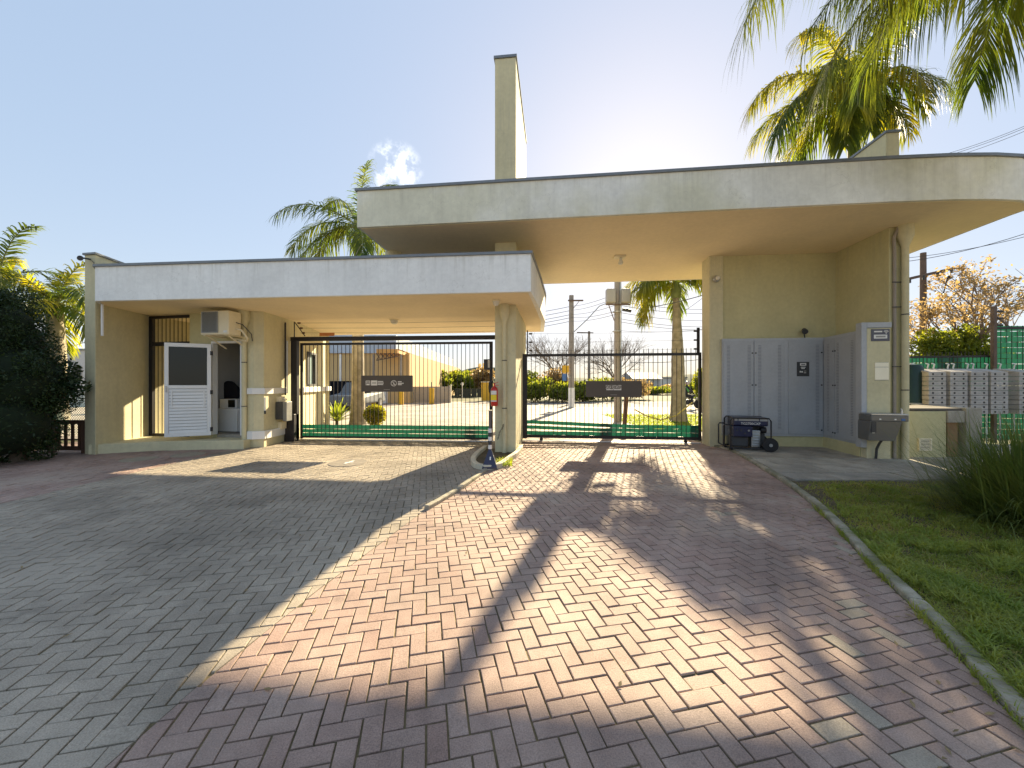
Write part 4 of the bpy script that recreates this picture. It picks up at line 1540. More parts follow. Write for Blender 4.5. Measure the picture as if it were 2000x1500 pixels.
def weave(parent, A, B, z0, z1, nb, phase, amp=0.014, sag=None):
    d = (B - A).normalized()
    n = Vector((d.y, -d.x))
    m_ = MB()
    vs, fs = [], []
    rw = random.Random(int(z0 * 1000) + phase)
    for k in range(nb * 2 + 1):
        t = k / (nb * 2)
        p = A.lerp(B, t)
        o = amp * math.cos(math.pi * (k / 2 + phase)) * 1.0
        dz = (sag(t) if sag else 0) + rw.uniform(-0.004, 0.004)
        for z in (z0, z1):
            vs.append((p.x + n.x * o, p.y + n.y * o, z + dz))
    for k in range(nb * 2):
        fs.append([2 * k, 2 * k + 2, 2 * k + 3, 2 * k + 1])
    m_.add(vs, fs)
    return build("weave_strip", m_, WEAVE, parent, recalc=False)


GLa, GLb = Vector((-5.87, 10.72)), Vector((-0.56, 10.32))
lg = thing("sliding_gate", (-3.2, 10.5, 0), "wide black barred gate under the lower canopy, green strips woven along its foot", "gate")
zt1, zb1 = 2.66, 0.06
fm = MB()
fm.beam((*GLa, zt1), (*GLb, zt1), 0.05, 0.06)
fm.beam((*GLa, zb1 + 0.02), (*GLb, zb1 + 0.02), 0.05, 0.05)
fm.box((GLa.x, GLa.y, 1.36), (0.06, 0.06, 2.66))
fm.box((GLb.x, GLb.y, 1.36), (0.09, 0.06, 2.66))
build("frame", fm, BLACK, lg)
nbar = 45
b0 = None
for k in range(1, nbar + 1):
    p = GLa.lerp(GLb, k / (nbar + 1))
    if b0 is None:
        b0 = build("bar", MB().tube([(p.x, p.y, 0.1), (p.x, p.y, zt1 - 0.03)], 0.0085, 6), BLACK, lg, loc=(p.x, p.y, 0))
    else:
        share(b0, lg, (p.x, p.y, 0))
for r_, (za, zb2) in enumerate(((0.10, 0.19), (0.20, 0.30), (0.31, 0.42))):
    weave(lg, GLa, GLb, za, zb2, (nbar + 1) // 2, r_ % 2)
build("lock_plate", MB().box((GLb.x - 0.1, GLb.y - 0.04, zz(712, 10.3)), (0.19, 0.06, 0.28)), DARK, lg)
build("lock_sticker", MB().box((GLb.x - 0.06, GLb.y - 0.073, zz(711, 10.3)), (0.05, 0.004, 0.2)), PRINT, lg)
# fixed header beam and left post
hb = thing("gate_header", (-5.95, 10.6, 0), "black steel post and overhead beam carrying the left gate", "gate post")
build("beam", MB().beam((-6.1, 10.62, 2.79), (-0.36, 10.2, 2.79), 0.1, 0.11), BLACK, hb, bev=0.004)
build("post", MB().box((-5.93, 10.5, 1.38), (0.16, 0.14, 2.72)), BLACK, hb, bev=0.004)
build("base_block", MB().box((-5.98, 10.42, 0.36), (0.26, 0.24, 0.76)), BLACK, hb, bev=0.01)
build("conduit", MB().tube([(-6.08, 10.3, 1.25), (-6.08, 10.3, 3.2)], 0.022, 8), BLACK, hb)
build("conduit", MB().tube([(-6.02, 10.28, 1.3), (-6.02, 10.28, 2.7)], 0.016, 8), STEEL, hb)
ctl = thing("gate_control_box", (-6.05, 9.95, 1.0), "dark metal control box with grey cover beside the left gate post", "control box")
build("cabinet", MB().box((-6.0, 10.0, 0.86), (0.18, 0.22, 0.46)), DARK, ctl, bev=0.01)
build("cover", MB().box((-5.86, 10.02, 0.84), (0.1, 0.25, 0.5)), mat("aged_steel", (0.24, 0.24, 0.23), 0.5, 0.2, 6, metal=0.5), ctl, bev=0.008)
build("hasp", MB().tube([(-5.86, 9.93, 1.12), (-5.80, 9.9, 1.16), (-5.92, 9.9, 1.17)], 0.014, 6), STEEL, ctl)

# electric fence bracket over the left gate
eb = thing("electric_fence_bracket", (-5.95, 10.55, 2.85), "black bracket with three insulators above the left gate post", "fence bracket", "electric fence brackets on the gates")
build("upright", MB().tube([(-5.98, 10.55, 2.84), (-5.98, 10.55, 3.26)], 0.015, 6), BLACK, eb)
build("brace", MB().tube([(-5.96, 10.55, 3.24), (-5.66, 10.5, 2.86)], 0.012, 6), BLACK, eb)
for k, z in enumerate((2.95, 3.08, 3.22)):
    build("insulator", MB().tube([(-5.97 + 0.06 * (2 - k) + 0.1, 10.52, z), (-5.97 + 0.06 * (2 - k) + 0.17, 10.52, z)], 0.025, 8), WOOD, eb, smooth=True)
for k, z in enumerate((2.95, 3.08, 3.22)):
    tag(build("fence_wire", MB().tube([(-5.8, 10.52, z), (-3.0, 10.35, z - 0.02), (-0.3, 10.15, z)], 0.0035, 5), DARK, loc=(-3, 10.35, z)), ("lowest", "middle", "topmost")[k] + " electric fence wire strung above the left gate", "wire", "electric wires above the left gate")
wpz = at(639, 658, 10.45)
tag(build("warning_plate", MB().box((wpz.x, 10.44, 2.90), (0.42, 0.01, 0.09), -0.07), mat("orange_plate", (0.55, 0.20, 0.05), 0.6), loc=(wpz.x, 10.44, 2.9)), "small orange warning plate hung on the wires above the left gate", "sign")

# right gate
GRa, GRb = Vector((0.29, 10.5)), Vector((4.90, 9.98))
rgt = thing("sliding_gate", (2.6, 10.2, 0), "black spiked gate under the high canopy beside the niche, green strips along its foot", "gate")
zt2, zb2_ = 2.33, 0.13
fm = MB()
fm.beam((*GRa, zt2), (*GRb, zt2), 0.05, 0.07)
fm.beam((*GRa, zb2_), (*GRb, zb2_), 0.06, 0.08)
fm.box((GRa.x + 0.06, GRa.y, 1.22), (0.12, 0.06, 2.3))
fm.box((GRb.x - 0.02, GRb.y, 1.22), (0.06, 0.06, 2.3))
build("frame", fm, BLACK, rgt)
nb2 = 38
b0 = None
for k in range(1, nb2 + 1):
    p = GRa.lerp(GRb, k / (nb2 + 1))
    if b0 is None:
        b0 = build("bar", MB().tube([(p.x, p.y, 0.16), (p.x, p.y, 2.46), (p.x, p.y, 2.50)], [0.0085, 0.0085, 0.002], 6), BLACK, rgt, loc=(p.x, p.y, 0))
    else:
        share(b0, rgt, (p.x, p.y, 0))
weave(rgt, GRa, GRb, 0.17, 0.27, nb2 // 2, 0, sag=lambda t: 0.0)
weave(rgt, GRa, GRb, 0.275, 0.37, nb2 // 2, 1, sag=lambda t: 0.06 * max(0, 1 - t * 2.2))
weave(rgt, GRa, GRb, 0.375, 0.47, nb2 // 2, 0, sag=lambda t: 0.10 * max(0, 1 - t * 1.6))
for t in (0.11, 0.92):
    p = GRa.lerp(GRb, t)
    MR2 = Matrix.Rotation(R(90), 3, 'X')
    build("wheel", MB().lathe((p.x, p.y, 0.05), [(0.045, -0.02), (0.05, 0), (0.045, 0.02)], 14, MR2).box((p.x, p.y, 0.1), (0.03, 0.05, 0.1)), BLACK, rgt)
tag(build("gate_rail", MB().beam((0.2, 10.5, 0.008), (4.9, 9.98, 0.008), 0.05, 0.022), STEEL, loc=(2.5, 10.2, 0)), "steel rail set in the paving beneath the right gate", "rail")
tag(build("gate_rail", MB().beam((-5.9, 10.7, 0.008), (-0.5, 10.3, 0.008), 0.05, 0.022), STEEL, loc=(-3.2, 10.5, 0)), "steel rail set in the paving beneath the left gate", "rail")
for (bx_, by_, z0_, lab) in ((0.42, 10.48, 2.36, "electric fence bracket with dark insulators on the right gate beside the tall pillar"), (4.83, 9.96, 2.36, "black electric fence post on the right gate beside the niche pillar")):
    e2 = thing("electric_fence_bracket", (bx_, by_, z0_), lab, "fence bracket", "electric fence brackets on the gates")
    build("upright", MB().box((bx_, by_, z0_ + 0.32), (0.03 if bx_ < 1 else 0.07, 0.03, 0.66)), BLACK, e2)
    for k in range(3):
        build("insulator", MB().tube([(bx_ + (0.04 if bx_ < 1 else -0.04), by_, z0_ + 0.1 + 0.23 * k), (bx_ + (0.13 if bx_ < 1 else -0.11), by_, z0_ + 0.1 + 0.23 * k)], 0.022, 8), DARK, e2, smooth=True)
for k in range(3):
    z = 2.46 + 0.23 * k
    tag(build("fence_wire", MB().tube([(0.5, 10.47, z), (2.6, 10.22, z - 0.015), (4.75, 9.97, z)], 0.003, 5), DARK, loc=(2.6, 10.22, z)), ("lowest", "middle", "topmost")[k] + " electric fence wire strung above the right gate", "wire", "electric wires above the right gate")

# sign boards on the gates
gld = (GLb - GLa).normalized()
gln = Vector((gld.y, -gld.x))
a, b = ray(706.5, GLa, GLb) + gln * 0.03, ray(807, GLa, GLb) + gln * 0.03
zc1, zc0 = zz(733.5, a.y), zz(765, a.y)
sc_ = (a + b) / 2
sw, sh = (b - a).length, zc1 - zc0
szc = (zc0 + zc1) / 2
azg = math.atan2(gld.y, gld.x)
sg = thing("sign_board", (sc_.x, sc_.y, szc), "brown-grey sign board with white gate and no-pedestrian symbols on the left gate", "sign")
build("board", MB().box((sc_.x, sc_.y, szc), (sw, 0.012, sh), azg), SIGNB, sg)


def sgp(u, v, o=0.008):
    p = sc_ + gld * (u * sw) + gln * o
    return Vector((p.x, p.y, szc + v * sh))


def srect(u, v, w_, h_, mm=PRINT, o=0.0075, name="print"):
    build(name, MB().box(sgp(u, v, o), (w_ * sw, 0.003, h_ * sh), azg), mm, sg)


gi = MB()       # gate symbol
for u in (-0.405, -0.327):
    gi.box(sgp(u, 0.04), (0.008 * sw, 0.003, 0.28 * sh), azg)
for v in (0.18, 0.125, 0.07):
    gi.box(sgp(-0.366, v), (0.07 * sw, 0.003, 0.025 * sh), azg)
gi.box(sgp(-0.366, -0.05), (0.055 * sw, 0.003, 0.1 * sh), azg)
build("gate_symbol", gi, PRINT, sg)
srect(-0.245, 0.04, 0.12, 0.31)
srect(-0.245, 0.04, 0.08, 0.06, PRINTG, 0.0095)
for v, w_ in ((0.13, 0.105), (0.035, 0.115), (-0.055, 0.105)):
    srect(-0.175 + w_ / 2, v, w_, 0.055)
nm = MB()
cp_ = sgp(0.135, 0.02)
ring = [(cp_.x + gld.x * math.cos(t) * 0.052 * sw, cp_.y + gld.y * math.cos(t) * 0.052 * sw, cp_.z + math.sin(t) * 0.052 * sw) for t in np.linspace(0, 2 * math.pi, 25)]
nm.tube(ring, 0.009, 5, cap=False)
nm.beam(sgp(0.135 - 0.036, 0.02 + 0.11), sgp(0.135 + 0.036, 0.02 - 0.11), 0.006, 0.014)
nm.beam(sgp(0.137, 0.08), sgp(0.133, 0.0), 0.006, 0.022)
nm.beam(sgp(0.133, 0.0), sgp(0.155, -0.09), 0.006, 0.012)
nm.beam(sgp(0.133, 0.0), sgp(0.115, -0.09), 0.006, 0.012)
nm.box(sgp(0.14, 0.115), (0.016 * sw, 0.006, 0.04 * sh), azg)
build("no_pedestrian_symbol", nm, PRINT, sg)
for v, w_ in ((0.115, 0.07), (0.02, 0.11), (-0.065, 0.075)):
    srect(0.215 + w_ / 2, v, w_, 0.055)
srect(0.0, -0.37, 0.12, 0.03, PRINTG)

grd = (GRb - GRa).normalized()
grn = Vector((grd.y, -grd.x))
a, b = ray(1144, GRa, GRb) + grn * 0.03, ray(1253, GRa, GRb) + grn * 0.03
sc_ = (a + b) / 2
sw = (b - a).length
zc1, zc0 = zz(744, sc_.y), zz(775.5, sc_.y)
sh = zc1 - zc0
szc = (zc0 + zc1) / 2
azg = math.atan2(grd.y, grd.x)
gld, gln = grd, grn
sg = thing("sign_board", (sc_.x, sc_.y, szc), "brown-grey sign board reading SAIDA VISITANTES on the right gate", "sign")
build("board", MB().box((sc_.x, sc_.y, szc), (sw, 0.012, sh), azg), SIGNB, sg)
text("lettering", "SAIDA VISITANTES", sgp(0, 0.11, 0.0085), 0.15, grd, PRINT, sg, sx=0.33)
for u, w_ in ((-0.08, 0.1), (-0.015, 0.02), (0.07, 0.135)):
    srect(u, -0.04, w_, 0.06)
srect(0.0, -0.36, 0.12, 0.025, PRINTG)

# ------------------------------------------------------------------ small things by the tall pillar
fe = thing("fire_extinguisher", (-0.42, 8.5, 1.0), "red fire extinguisher with yellow label hung on the tall pillar", "fire extinguisher")
ex, ey, ez = at(965.5, 793, 8.5)
rr = 0.078
build("cylinder", MB().lathe((ex, ey, ez), [(rr * 0.85, 0), (rr, 0.02), (rr, 0.36), (rr * 0.8, 0.40), (rr * 0.35, 0.43), (0.025, 0.44)], 20), RED, fe, smooth=True)


def wrap(z0, z1, m, t0, t1, name="label"):
    m_ = MB()
    n = 10
    vs = []
    for k in range(n + 1):
        t = R(t0 + (t1 - t0) * k / n)
        for z in (z0, z1):
            vs.append((ex + math.cos(t) * (rr + 0.002), ey + math.sin(t) * (rr + 0.002), ez + z))
    m_.add(vs, [[2 * k, 2 * k + 2, 2 * k + 3, 2 * k + 1] for k in range(n)])
    build(name, m_, m, fe, recalc=False)


wrap(0.13, 0.25, YLAB, 185, 310)
wrap(0.255, 0.34, PRINT, 185, 310)
wrap(0.10, 0.125, PRINT, 185, 310)
build("valve", MB().tube([(ex, ey, ez + 0.43), (ex, ey, ez + 0.50)], 0.018, 8).beam((ex - 0.01, ey, ez + 0.49), (ex + 0.09, ey - 0.02, ez + 0.53), 0.02, 0.012).beam((ex - 0.01, ey, ez + 0.46), (ex + 0.10, ey - 0.02, ez + 0.46), 0.02, 0.012), RED, fe)
build("hose", MB().tube([(ex, ey, ez + 0.49), (ex - 0.05, ey, ez + 0.56), (ex - 0.11, ey, ez + 0.52), (ex - 0.12, ey, ez + 0.42), (ex - 0.11, ey, ez + 0.3)], 0.013, 8), BLACK, fe, smooth=True)
build("wall_hook", MB().beam((ex + 0.02, ey, ez + 0.42), (ex + 0.05, ey + 0.12, ez + 0.42), 0.02, 0.02), STEEL, fe)

bp = thing("barrier_post", (-0.42, 7.05, 0), "dark post on a navy cone base with striped wrap, before the tall pillar", "post")
bx0, by0 = at(957, 0, 7.05).x, 7.05
build("cone_base", MB().lathe((bx0, by0, 0.02), [(0.19, 0), (0.185, 0.03), (0.02, 0.36)], 4, Matrix.Rotation(R(45), 3, 'Z')), NAVY, bp)
build("pole", MB().tube([(bx0, by0, 0.05), (bx0, by0, 1.06)], 0.026, 10), mat("grey_brown_pole", (0.13, 0.11, 0.11), 0.6, 0.1), bp, smooth=True)
for k in range(5):
    z = 0.36 + 0.075 * k
    build("stripe", MB().lathe((bx0, by0, z), [(0.036, 0), (0.034, 0.075)], 10), PRINT if k % 2 == 0 else DARK, bp, smooth=True)
build("end_cap", MB().box((bx0, by0, 1.065), (0.075, 0.075, 0.012)), CREAM, bp)
build("label", MB().box((bx0 + 0.01, by0 - 0.085, 0.2), (0.025, 0.004, 0.06), M=Matrix.Rotation(R(-28), 3, 'X')), PRINT, bp)

chn = thing("chain", (-0.14, 8.4, 0.8), "short dark chain hanging on the front of the tall pillar", "chain")
c0_, c1_ = at(983, 829, 8.55), at(971, 858, 8.5)
for k in range(9):
    t = (k + 0.5) / 9
    p = c0_.lerp(c1_, t)
    p.y = 8.52
    p.x += 0.012 * math.sin(t * 9)
    M_ = Matrix.Rotation(R(25), 3, 'Y') @ (Matrix.Rotation(R(90), 3, 'Z') if k % 2 else Matrix.Identity(3))
    ringp = [p + M_ @ Vector((math.cos(q) * 0.013, 0, math.sin(q) * 0.027)) for q in np.linspace(0, 2 * math.pi, 9)]
    build("link", MB().tube(ringp, 0.005, 5, cap=False), DARK, chn)

mh = thing("manhole_cover", (*gp(680, 904), 0), "round grey manhole cover with a white cross mark in the grey lane", "manhole cover")
mx_, my_ = gp(680, 904)
build("disc", MB().lathe((mx_, my_, -0.01), [(0.36, 0), (0.36, 0.016), (0.34, 0.019)], 32), mat("manhole_concrete", (0.27, 0.235, 0.195), 0.9, 0.2, 8), mh)
build("cross_mark", MB().box((mx_ + 0.02, my_, 0.0115), (0.16, 0.05, 0.003), 0.3).box((mx_ + 0.02, my_, 0.0135), (0.05, 0.3, 0.003), -0.2), PRINT, mh)
for (px, py, lab) in ((272, 897, "pale round drain cover in the red paving, nearer the wing wall"), (368, 888, "pale round drain cover in the red paving, below the doorway step")):
    x_, y_ = gp(px, py)
    tag(build("drain_cover", MB().lathe((x_, y_, -0.01), [(0.30, 0), (0.30, 0.016), (0.28, 0.019)], 28), mat("pale_cover_concrete", (0.33, 0.29, 0.22), 0.9, 0.2, 6), loc=(x_, y_, 0)), lab, "drain cover")

# ------------------------------------------------------------------ plants
def frond(mb_, base, az, el, length, nl, ll, wid, rnd, curl=1.0, droop=0.6, rach=None):
    """one pinnate palm leaf"""
    d = Vector((math.cos(az) * math.cos(el), math.sin(az) * math.cos(el), math.sin(el)))
    seg = 14
    p = Vector(base)
    pts = [p.copy()]
    step = length / seg
    for k in range(seg):
        d = (d + Vector((0, 0, -curl * 0.14 * (0.35 + k / seg)))).normalized()
        p = p + d * step
        pts.append(p.copy())
    if rach is not None:
        rach.tube(pts, [length * 0.0085 * (1 - 0.85 * k / seg) + 0.002 for k in range(seg + 1)], 5)
    for k in range(nl):
        t = 0.10 + 0.9 * (k + rnd.random()) / nl
        f = t * seg
        i_ = min(seg - 1, int(f))
        q = pts[i_].lerp(pts[i_ + 1], f - i_)
        tg = (pts[i_ + 1] - pts[i_]).normalized()
        side = tg.cross(Vector((0, 0, 1)))
        if side.length < 0.05:
            side = Vector((math.sin(az), -math.cos(az), 0))
        side.normalize()
        up = side.cross(tg).normalized()
        L_ = ll * (0.35 + 0.75 * math.sin(math.pi * min(1, 0.12 + t * 0.80))) * rnd.uniform(0.8, 1.15)
        for sgn in (-1, 1):
            tw = rnd.uniform(-0.45, 0.5)
            v = (side * sgn * (1.0 - 0.35 * t) + tg * (0.55 + 0.5 * t + rnd.uniform(-.1, .15)) + up * tw).normalized()
            wv = v.cross(up)
            if wv.length < 0.01:
                wv = tg
            wv = wv.normalized() * wid * rnd.uniform(0.7, 1.2)
            g = Vector((0, 0, -1)) * droop * rnd.uniform(0.6, 1.4)
            a = q
            b = q + v * L_ * 0.42 + g * L_ * 0.12
            c_ = q + v * L_ * 0.78 + g * L_ * 0.42
            e = q + v * L_ * 0.93 + g * L_ * 0.75
            mb_.add([a - wv * .35, a + wv * .35, b + wv * .5, b - wv * .5, c_ + wv * .36, c_ - wv * .36, e], [[0, 1, 2, 3], [3, 2, 4, 5], [5, 4, 6]])


def palm(name, x, y, zc, label, nf, length, seed, leafm, r0=0.2, r1=0.12, nl=46, ll=0.6, wid=0.03, bulge=False, shaft=True, az_list=None, lean=(0, 0), droop=0.6, group="palm trees round the gate", curl=1.0, wind=(0, 0)):
    r = random.Random(seed)
    t = thing(name, (x, y, 0), label, "palm tree", group)
    hts = [0, 0.05, 0.2, 0.35, 0.5, 0.7, 0.9, 1.0]
    prof = [1.55, 1.25, 1.05, 1.0, 0.95, 0.85, 0.72, 0.62]
    if bulge:
        prof = [1.30, 1.10, 0.92, 0.88, 0.84, 0.68, 0.50, 0.42]
    m_ = MB()
    n = 26
    pts, rr_ = [], []
    zs = zc - (0.7 if shaft else 0.1)
    for k in range(n + 1):
        q = k / n
        rad = r0 * np.interp(q, hts, prof) * (1 + (0.035 if k % 2 else 0))
        pts.append((x + lean[0] * q * q, y + lean[1] * q * q, -0.03 + (zs + 0.03) * q))
        rr_.append(float(rad))
    m_.tube(pts, rr_, 14)
    build("trunk", m_, PTRUNK, t, smooth=True)
    cx, cy = x + lean[0], y + lean[1]
    if shaft:
        build("crownshaft", MB().tube([(cx, cy, zs), (cx, cy, zs + 0.3), (cx, cy, zc + 0.1)], [r0 * 0.62, r0 * 0.72, r0 * 0.3], 12), PSHAFT, t, smooth=True)
    for k in range(nf):
        az = k * 2.39996 + r.uniform(-0.25, 0.25)
        el = R(68) - R(82 if not bulge else 52) * (k / max(1, nf - 1)) + r.uniform(-0.12, 0.12)
        lf_ = 1.0
        if az_list and k < len(az_list):
            az, el = az_list[k][:2]
            lf_ = az_list[k][2] if len(az_list[k]) > 2 else 1.0
        mf, mr_ = MB(), MB()
        L_ = length * lf_ * r.uniform(0.88, 1.08)
        frond(mf, (cx, cy, zc - 0.05), az, el, L_, max(30, int(nl * min(1.1, lf_ + 0.05) * (0.85 if lf_ < 0.8 else 1))), ll * min(1.0, 0.35 + 0.65 * lf_), wid, r, curl * r.uniform(0.85, 1.25), droop, mr_)
        mf.cur = 1
        mf.add(mr_.v, mr_.f)
        mm = leafm if not isinstance(leafm, list) else leafm[k % len(leafm)]
        build("frond", mf, [mm, RACHIS], t, recalc=False)
    return t


PL2 = [PALMLEAF, PALMYEL, PALMLEAF]
pa = at(699, 440, 14.9)
palm("palm_tree", pa.x, 14.9, pa.z, "palm rising behind the lower canopy left of the small cloud", 13, 3.2, 31, [PALMLEAF], 0.22, nl=80, ll=0.7, wid=0.036, droop=0.9,
     az_list=[(R(178), R(22)), (R(75), R(84)), (R(60), R(72)), (R(140), R(60)), (R(200), R(-10)), (R(330), R(5)), (R(100), R(50))])
pb_ = at(1325, 550, 16.0)
palm("palm_tree", pb_.x, 16.0, pb_.z, "stout palm on the rear lawn seen through the right gate", 15, 2.6, 32, [PALMYEL, PALMYEL, PALMLEAF], 0.30, nl=64, ll=0.7, wid=0.045, bulge=True, droop=0.8, lean=(-0.1, 0), curl=1.3,
     az_list=[(R(185), R(35)), (R(200), R(0)), (R(352), R(20)), (R(215), R(30)), (R(330), R(5))])
pc_ = at(1668, 185, 15.0)
palm("palm_tree", pc_.x, 15.0, pc_.z, "big bright palm rising behind the high canopy beside the roof fin", 20, 4.7, 33, [PALMYEL, PALMLEAF, PALMYEL, PALMLEAF], 0.26, nl=120, ll=1.0, wid=0.05, droop=1.2, curl=1.35,
     az_list=[(R(182), R(38)), (R(196), R(12)), (R(212), R(35)), (R(250), R(40)), (R(230), R(8)), (R(340), R(30), 0.62), (R(352), R(5), 0.55), (R(300), R(10), 0.7), (R(200), R(62), 0.9), (R(265), R(66), 0.8), (R(20), R(35), 0.6), (R(222), R(-12), 0.8), (R(275), R(20), 0.7), (R(330), R(-5), 0.5), (R(60), R(30), 0.6), (R(100), R(20), 0.7), (R(150), R(30), 0.8), (R(170), R(5), 0.8), (R(130), R(0), 0.7), (R(245), R(-20), 0.6), (R(290), R(-15), 0.5)])
pe = at(2085, -235, 5.2)
palm("palm_tree", pe.x, 5.2, pe.z, "near palm over the lawn, its dark hanging fronds filling the top right corner", 32, 3.1, 34, [PALMDARK, PALMLEAF, PALMDARK], 0.2, nl=130, ll=0.68, wid=0.020, droop=1.5, curl=0.95,
     az_list=[(R(181), R(16), 1.65), (R(187), R(12), 1.35), (R(192), R(26), 1.5), (R(186), R(4), 1.05), (R(200), R(-4), 0.95), (R(160), R(-2), 1.1), (R(228), R(-35), 1.0), (R(240), R(-28), 1.0), (R(215), R(-8), 0.95), (R(178), R(0), 0.95), (R(196), R(14), 1.2), (R(165), R(10), 1.2),
              (R(205), R(-18), 0.8), (R(218), R(8), 1.0), (R(235), R(-10), 0.95), (R(190), R(-10), 0.75), (R(225), R(20), 1.0), (R(210), R(-45), 0.7), (R(170), R(20), 1.45), (R(202), R(20), 1.0), (R(212), R(26), 1.1), (R(194), R(5), 0.9), (R(208), R(0), 0.8), (R(183), R(24), 1.0), (R(222), R(0), 0.8),
              (R(100), R(30)), (R(60), R(10)), (R(20), R(20)), (R(320), R(10)), (R(280), R(30)), (R(250), R(0)), (R(245), R(-45), 0.9)])
pf = at(108, 592, 13.5)
palm("palm_tree", pf.x, 13.5, pf.z, "shaggy palm with thick trunk left of the wing wall", 17, 2.3, 35, [PALMYEL, PALMLEAF], 0.3, nl=42, ll=0.6, wid=0.045, shaft=False, droop=0.6)
pg = at(-6, 545, 13.0)
palm("palm_tree", pg.x, 13.0, pg.z, "palm at the left edge rising behind the dark conifer", 13, 2.4, 36, PL2, 0.25, nl=42, ll=0.6, wid=0.045, droop=0.6)


def cards(m_, n, fn, s0, s1, r, flat=0.0):
    for _ in range(n):
        p = fn(r)
        s = r.uniform(s0, s1)
        a = Vector((r.gauss(0, 1), r.gauss(0, 1), r.gauss(0, 1) * (1 - flat)))
        if a.length < 0.05:
            continue
        a.normalize()
        b = a.cross(Vector((r.gauss(0, 1), r.gauss(0, 1), r.gauss(0, 1))))
        if b.length < 0.05:
            continue
        b.normalize()
        p = Vector(p)
        m_.add([p - a * s, p + b * s * 0.45, p + a * s, p - b * s * 0.45], [[0, 1, 2, 3]])


def blob_fn(lobes, shell=0.45):
    ws = [l[3] * l[4] * l[5] for l in lobes]

    def f(r):
        l = r.choices(lobes, ws)[0]
        v = Vector((r.gauss(0, 1), r.gauss(0, 1), r.gauss(0, 1))).normalized() * (1 - shell * r.random() ** 1.5)
        return (l[0] + v.x * l[3], l[1] + v.y * l[4], max(0.03, l[2] + v.z * l[5]))
    return f


def branch(m_, p, d, L_, r_, depth, rnd, spread=0.5, n=3, up=0.15):
    p = Vector(p)
    q = p + d * L_ * 0.5 + Vector((rnd.uniform(-1, 1), rnd.uniform(-1, 1), rnd.uniform(-.4, .6))) * L_ * 0.06
    e = p + d * L_ + Vector((rnd.uniform(-1, 1), rnd.uniform(-1, 1), rnd.uniform(-.4, .6))) * L_ * 0.08
    m_.tube([p, q, e], [r_, r_ * 0.8, r_ * 0.62], 5 if depth > 2 else 3, cap=False)
    if depth <= 0:
        return [e]
    tips = []
    for k in range(n):
        v = (d + Vector((rnd.gauss(0, spread), rnd.gauss(0, spread), rnd.gauss(up, spread * 0.7)))).normalized()
        st = e if k else e
        if k >= 2:
            st = q
        tips += branch(m_, st, v, L_ * rnd.uniform(0.62, 0.82), r_ * 0.6, depth - 1, rnd, spread, n, up)
    return tips


# dark conifer
cf = thing("conifer", (-9.75, 7.45, 0), "big dark dense conifer bush at the left edge of the drive", "conifer")
lob = [(-10.1, 7.7, 0.95, 1.25, 1.1, 1.0), (-9.85, 7.7, 1.55, 1.15, 1.0, 1.0), (-10.15, 7.75, 2.35, 0.95, 0.9, 0.85), (-10.25, 7.8, 3.0, 0.62, 0.6, 0.52), (-9.55, 7.4, 0.75, 1.0, 0.85, 0.75), (-9.5, 7.55, 1.45, 0.75, 0.7, 0.6), (-10.9, 7.6, 1.6, 1.1, 1.0, 1.6), (-9.9, 7.7, 2.75, 0.6, 0.6, 0.5)]
lob = [(a - 0.42, b_, c, d * (0.9 if c < 1 else 1), e, f) for a, b_, c, d, e, f in lob]
rc = random.Random(41)
sub = []
for l in lob:
    for _ in range(16):
        v = Vector((rc.gauss(0, 1), rc.gauss(0, 1), rc.gauss(0, 1))).normalized()
        s = rc.uniform(0.14, 0.3)
        sub.append((l[0] + v.x * l[3] * 0.88, l[1] + v.y * l[4] * 0.88, max(0.2, l[2] + v.z * l[5] * 0.88), s, s, s * 1.2))
m_ = MB()
cards(m_, 52000, blob_fn(sub, 0.5), 0.014, 0.036, rc)
cards(m_, 16000, blob_fn(lob, 0.25), 0.018, 0.042, rc)
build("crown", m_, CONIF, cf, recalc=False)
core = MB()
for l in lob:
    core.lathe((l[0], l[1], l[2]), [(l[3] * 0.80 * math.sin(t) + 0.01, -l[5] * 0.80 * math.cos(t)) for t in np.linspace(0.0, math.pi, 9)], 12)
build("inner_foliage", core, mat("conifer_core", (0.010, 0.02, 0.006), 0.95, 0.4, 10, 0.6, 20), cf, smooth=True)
build("trunk", MB().tube([(-9.9, 7.7, 0), (-9.95, 7.7, 1.2)], 0.12, 8), BARK, cf)
# broadleaf shrub sticking out beside it
bl = thing("leafy_shrub", (-9.7, 8.2, 0), "dark broad-leaved shrub poking out between the conifer and the wing wall", "shrub")
m_ = MB()
lb_ = [(-9.75, 8.2, 1.75, 0.42, 0.35, 0.42), (-9.38, 8.15, 1.5, 0.3, 0.3, 0.24), (-9.8, 8.2, 1.35, 0.3, 0.3, 0.3)]
cards(m_, 1300, blob_fn(lb_, 0.9), 0.035, 0.075, rc)
build("crown", m_, leaf("dark_broad_leaf", (0.012, 0.03, 0.012), (0.03, 0.055, 0.02), 0.2, 3), bl, recalc=False)
m2 = MB()
for l in lb_:
    m2.tube([(-9.8, 8.2, 0), (-9.8, 8.2, 0.8), (l[0], l[1], l[2])], [0.03, 0.025, 0.012], 6)
build("stems", m2, BARK, bl)

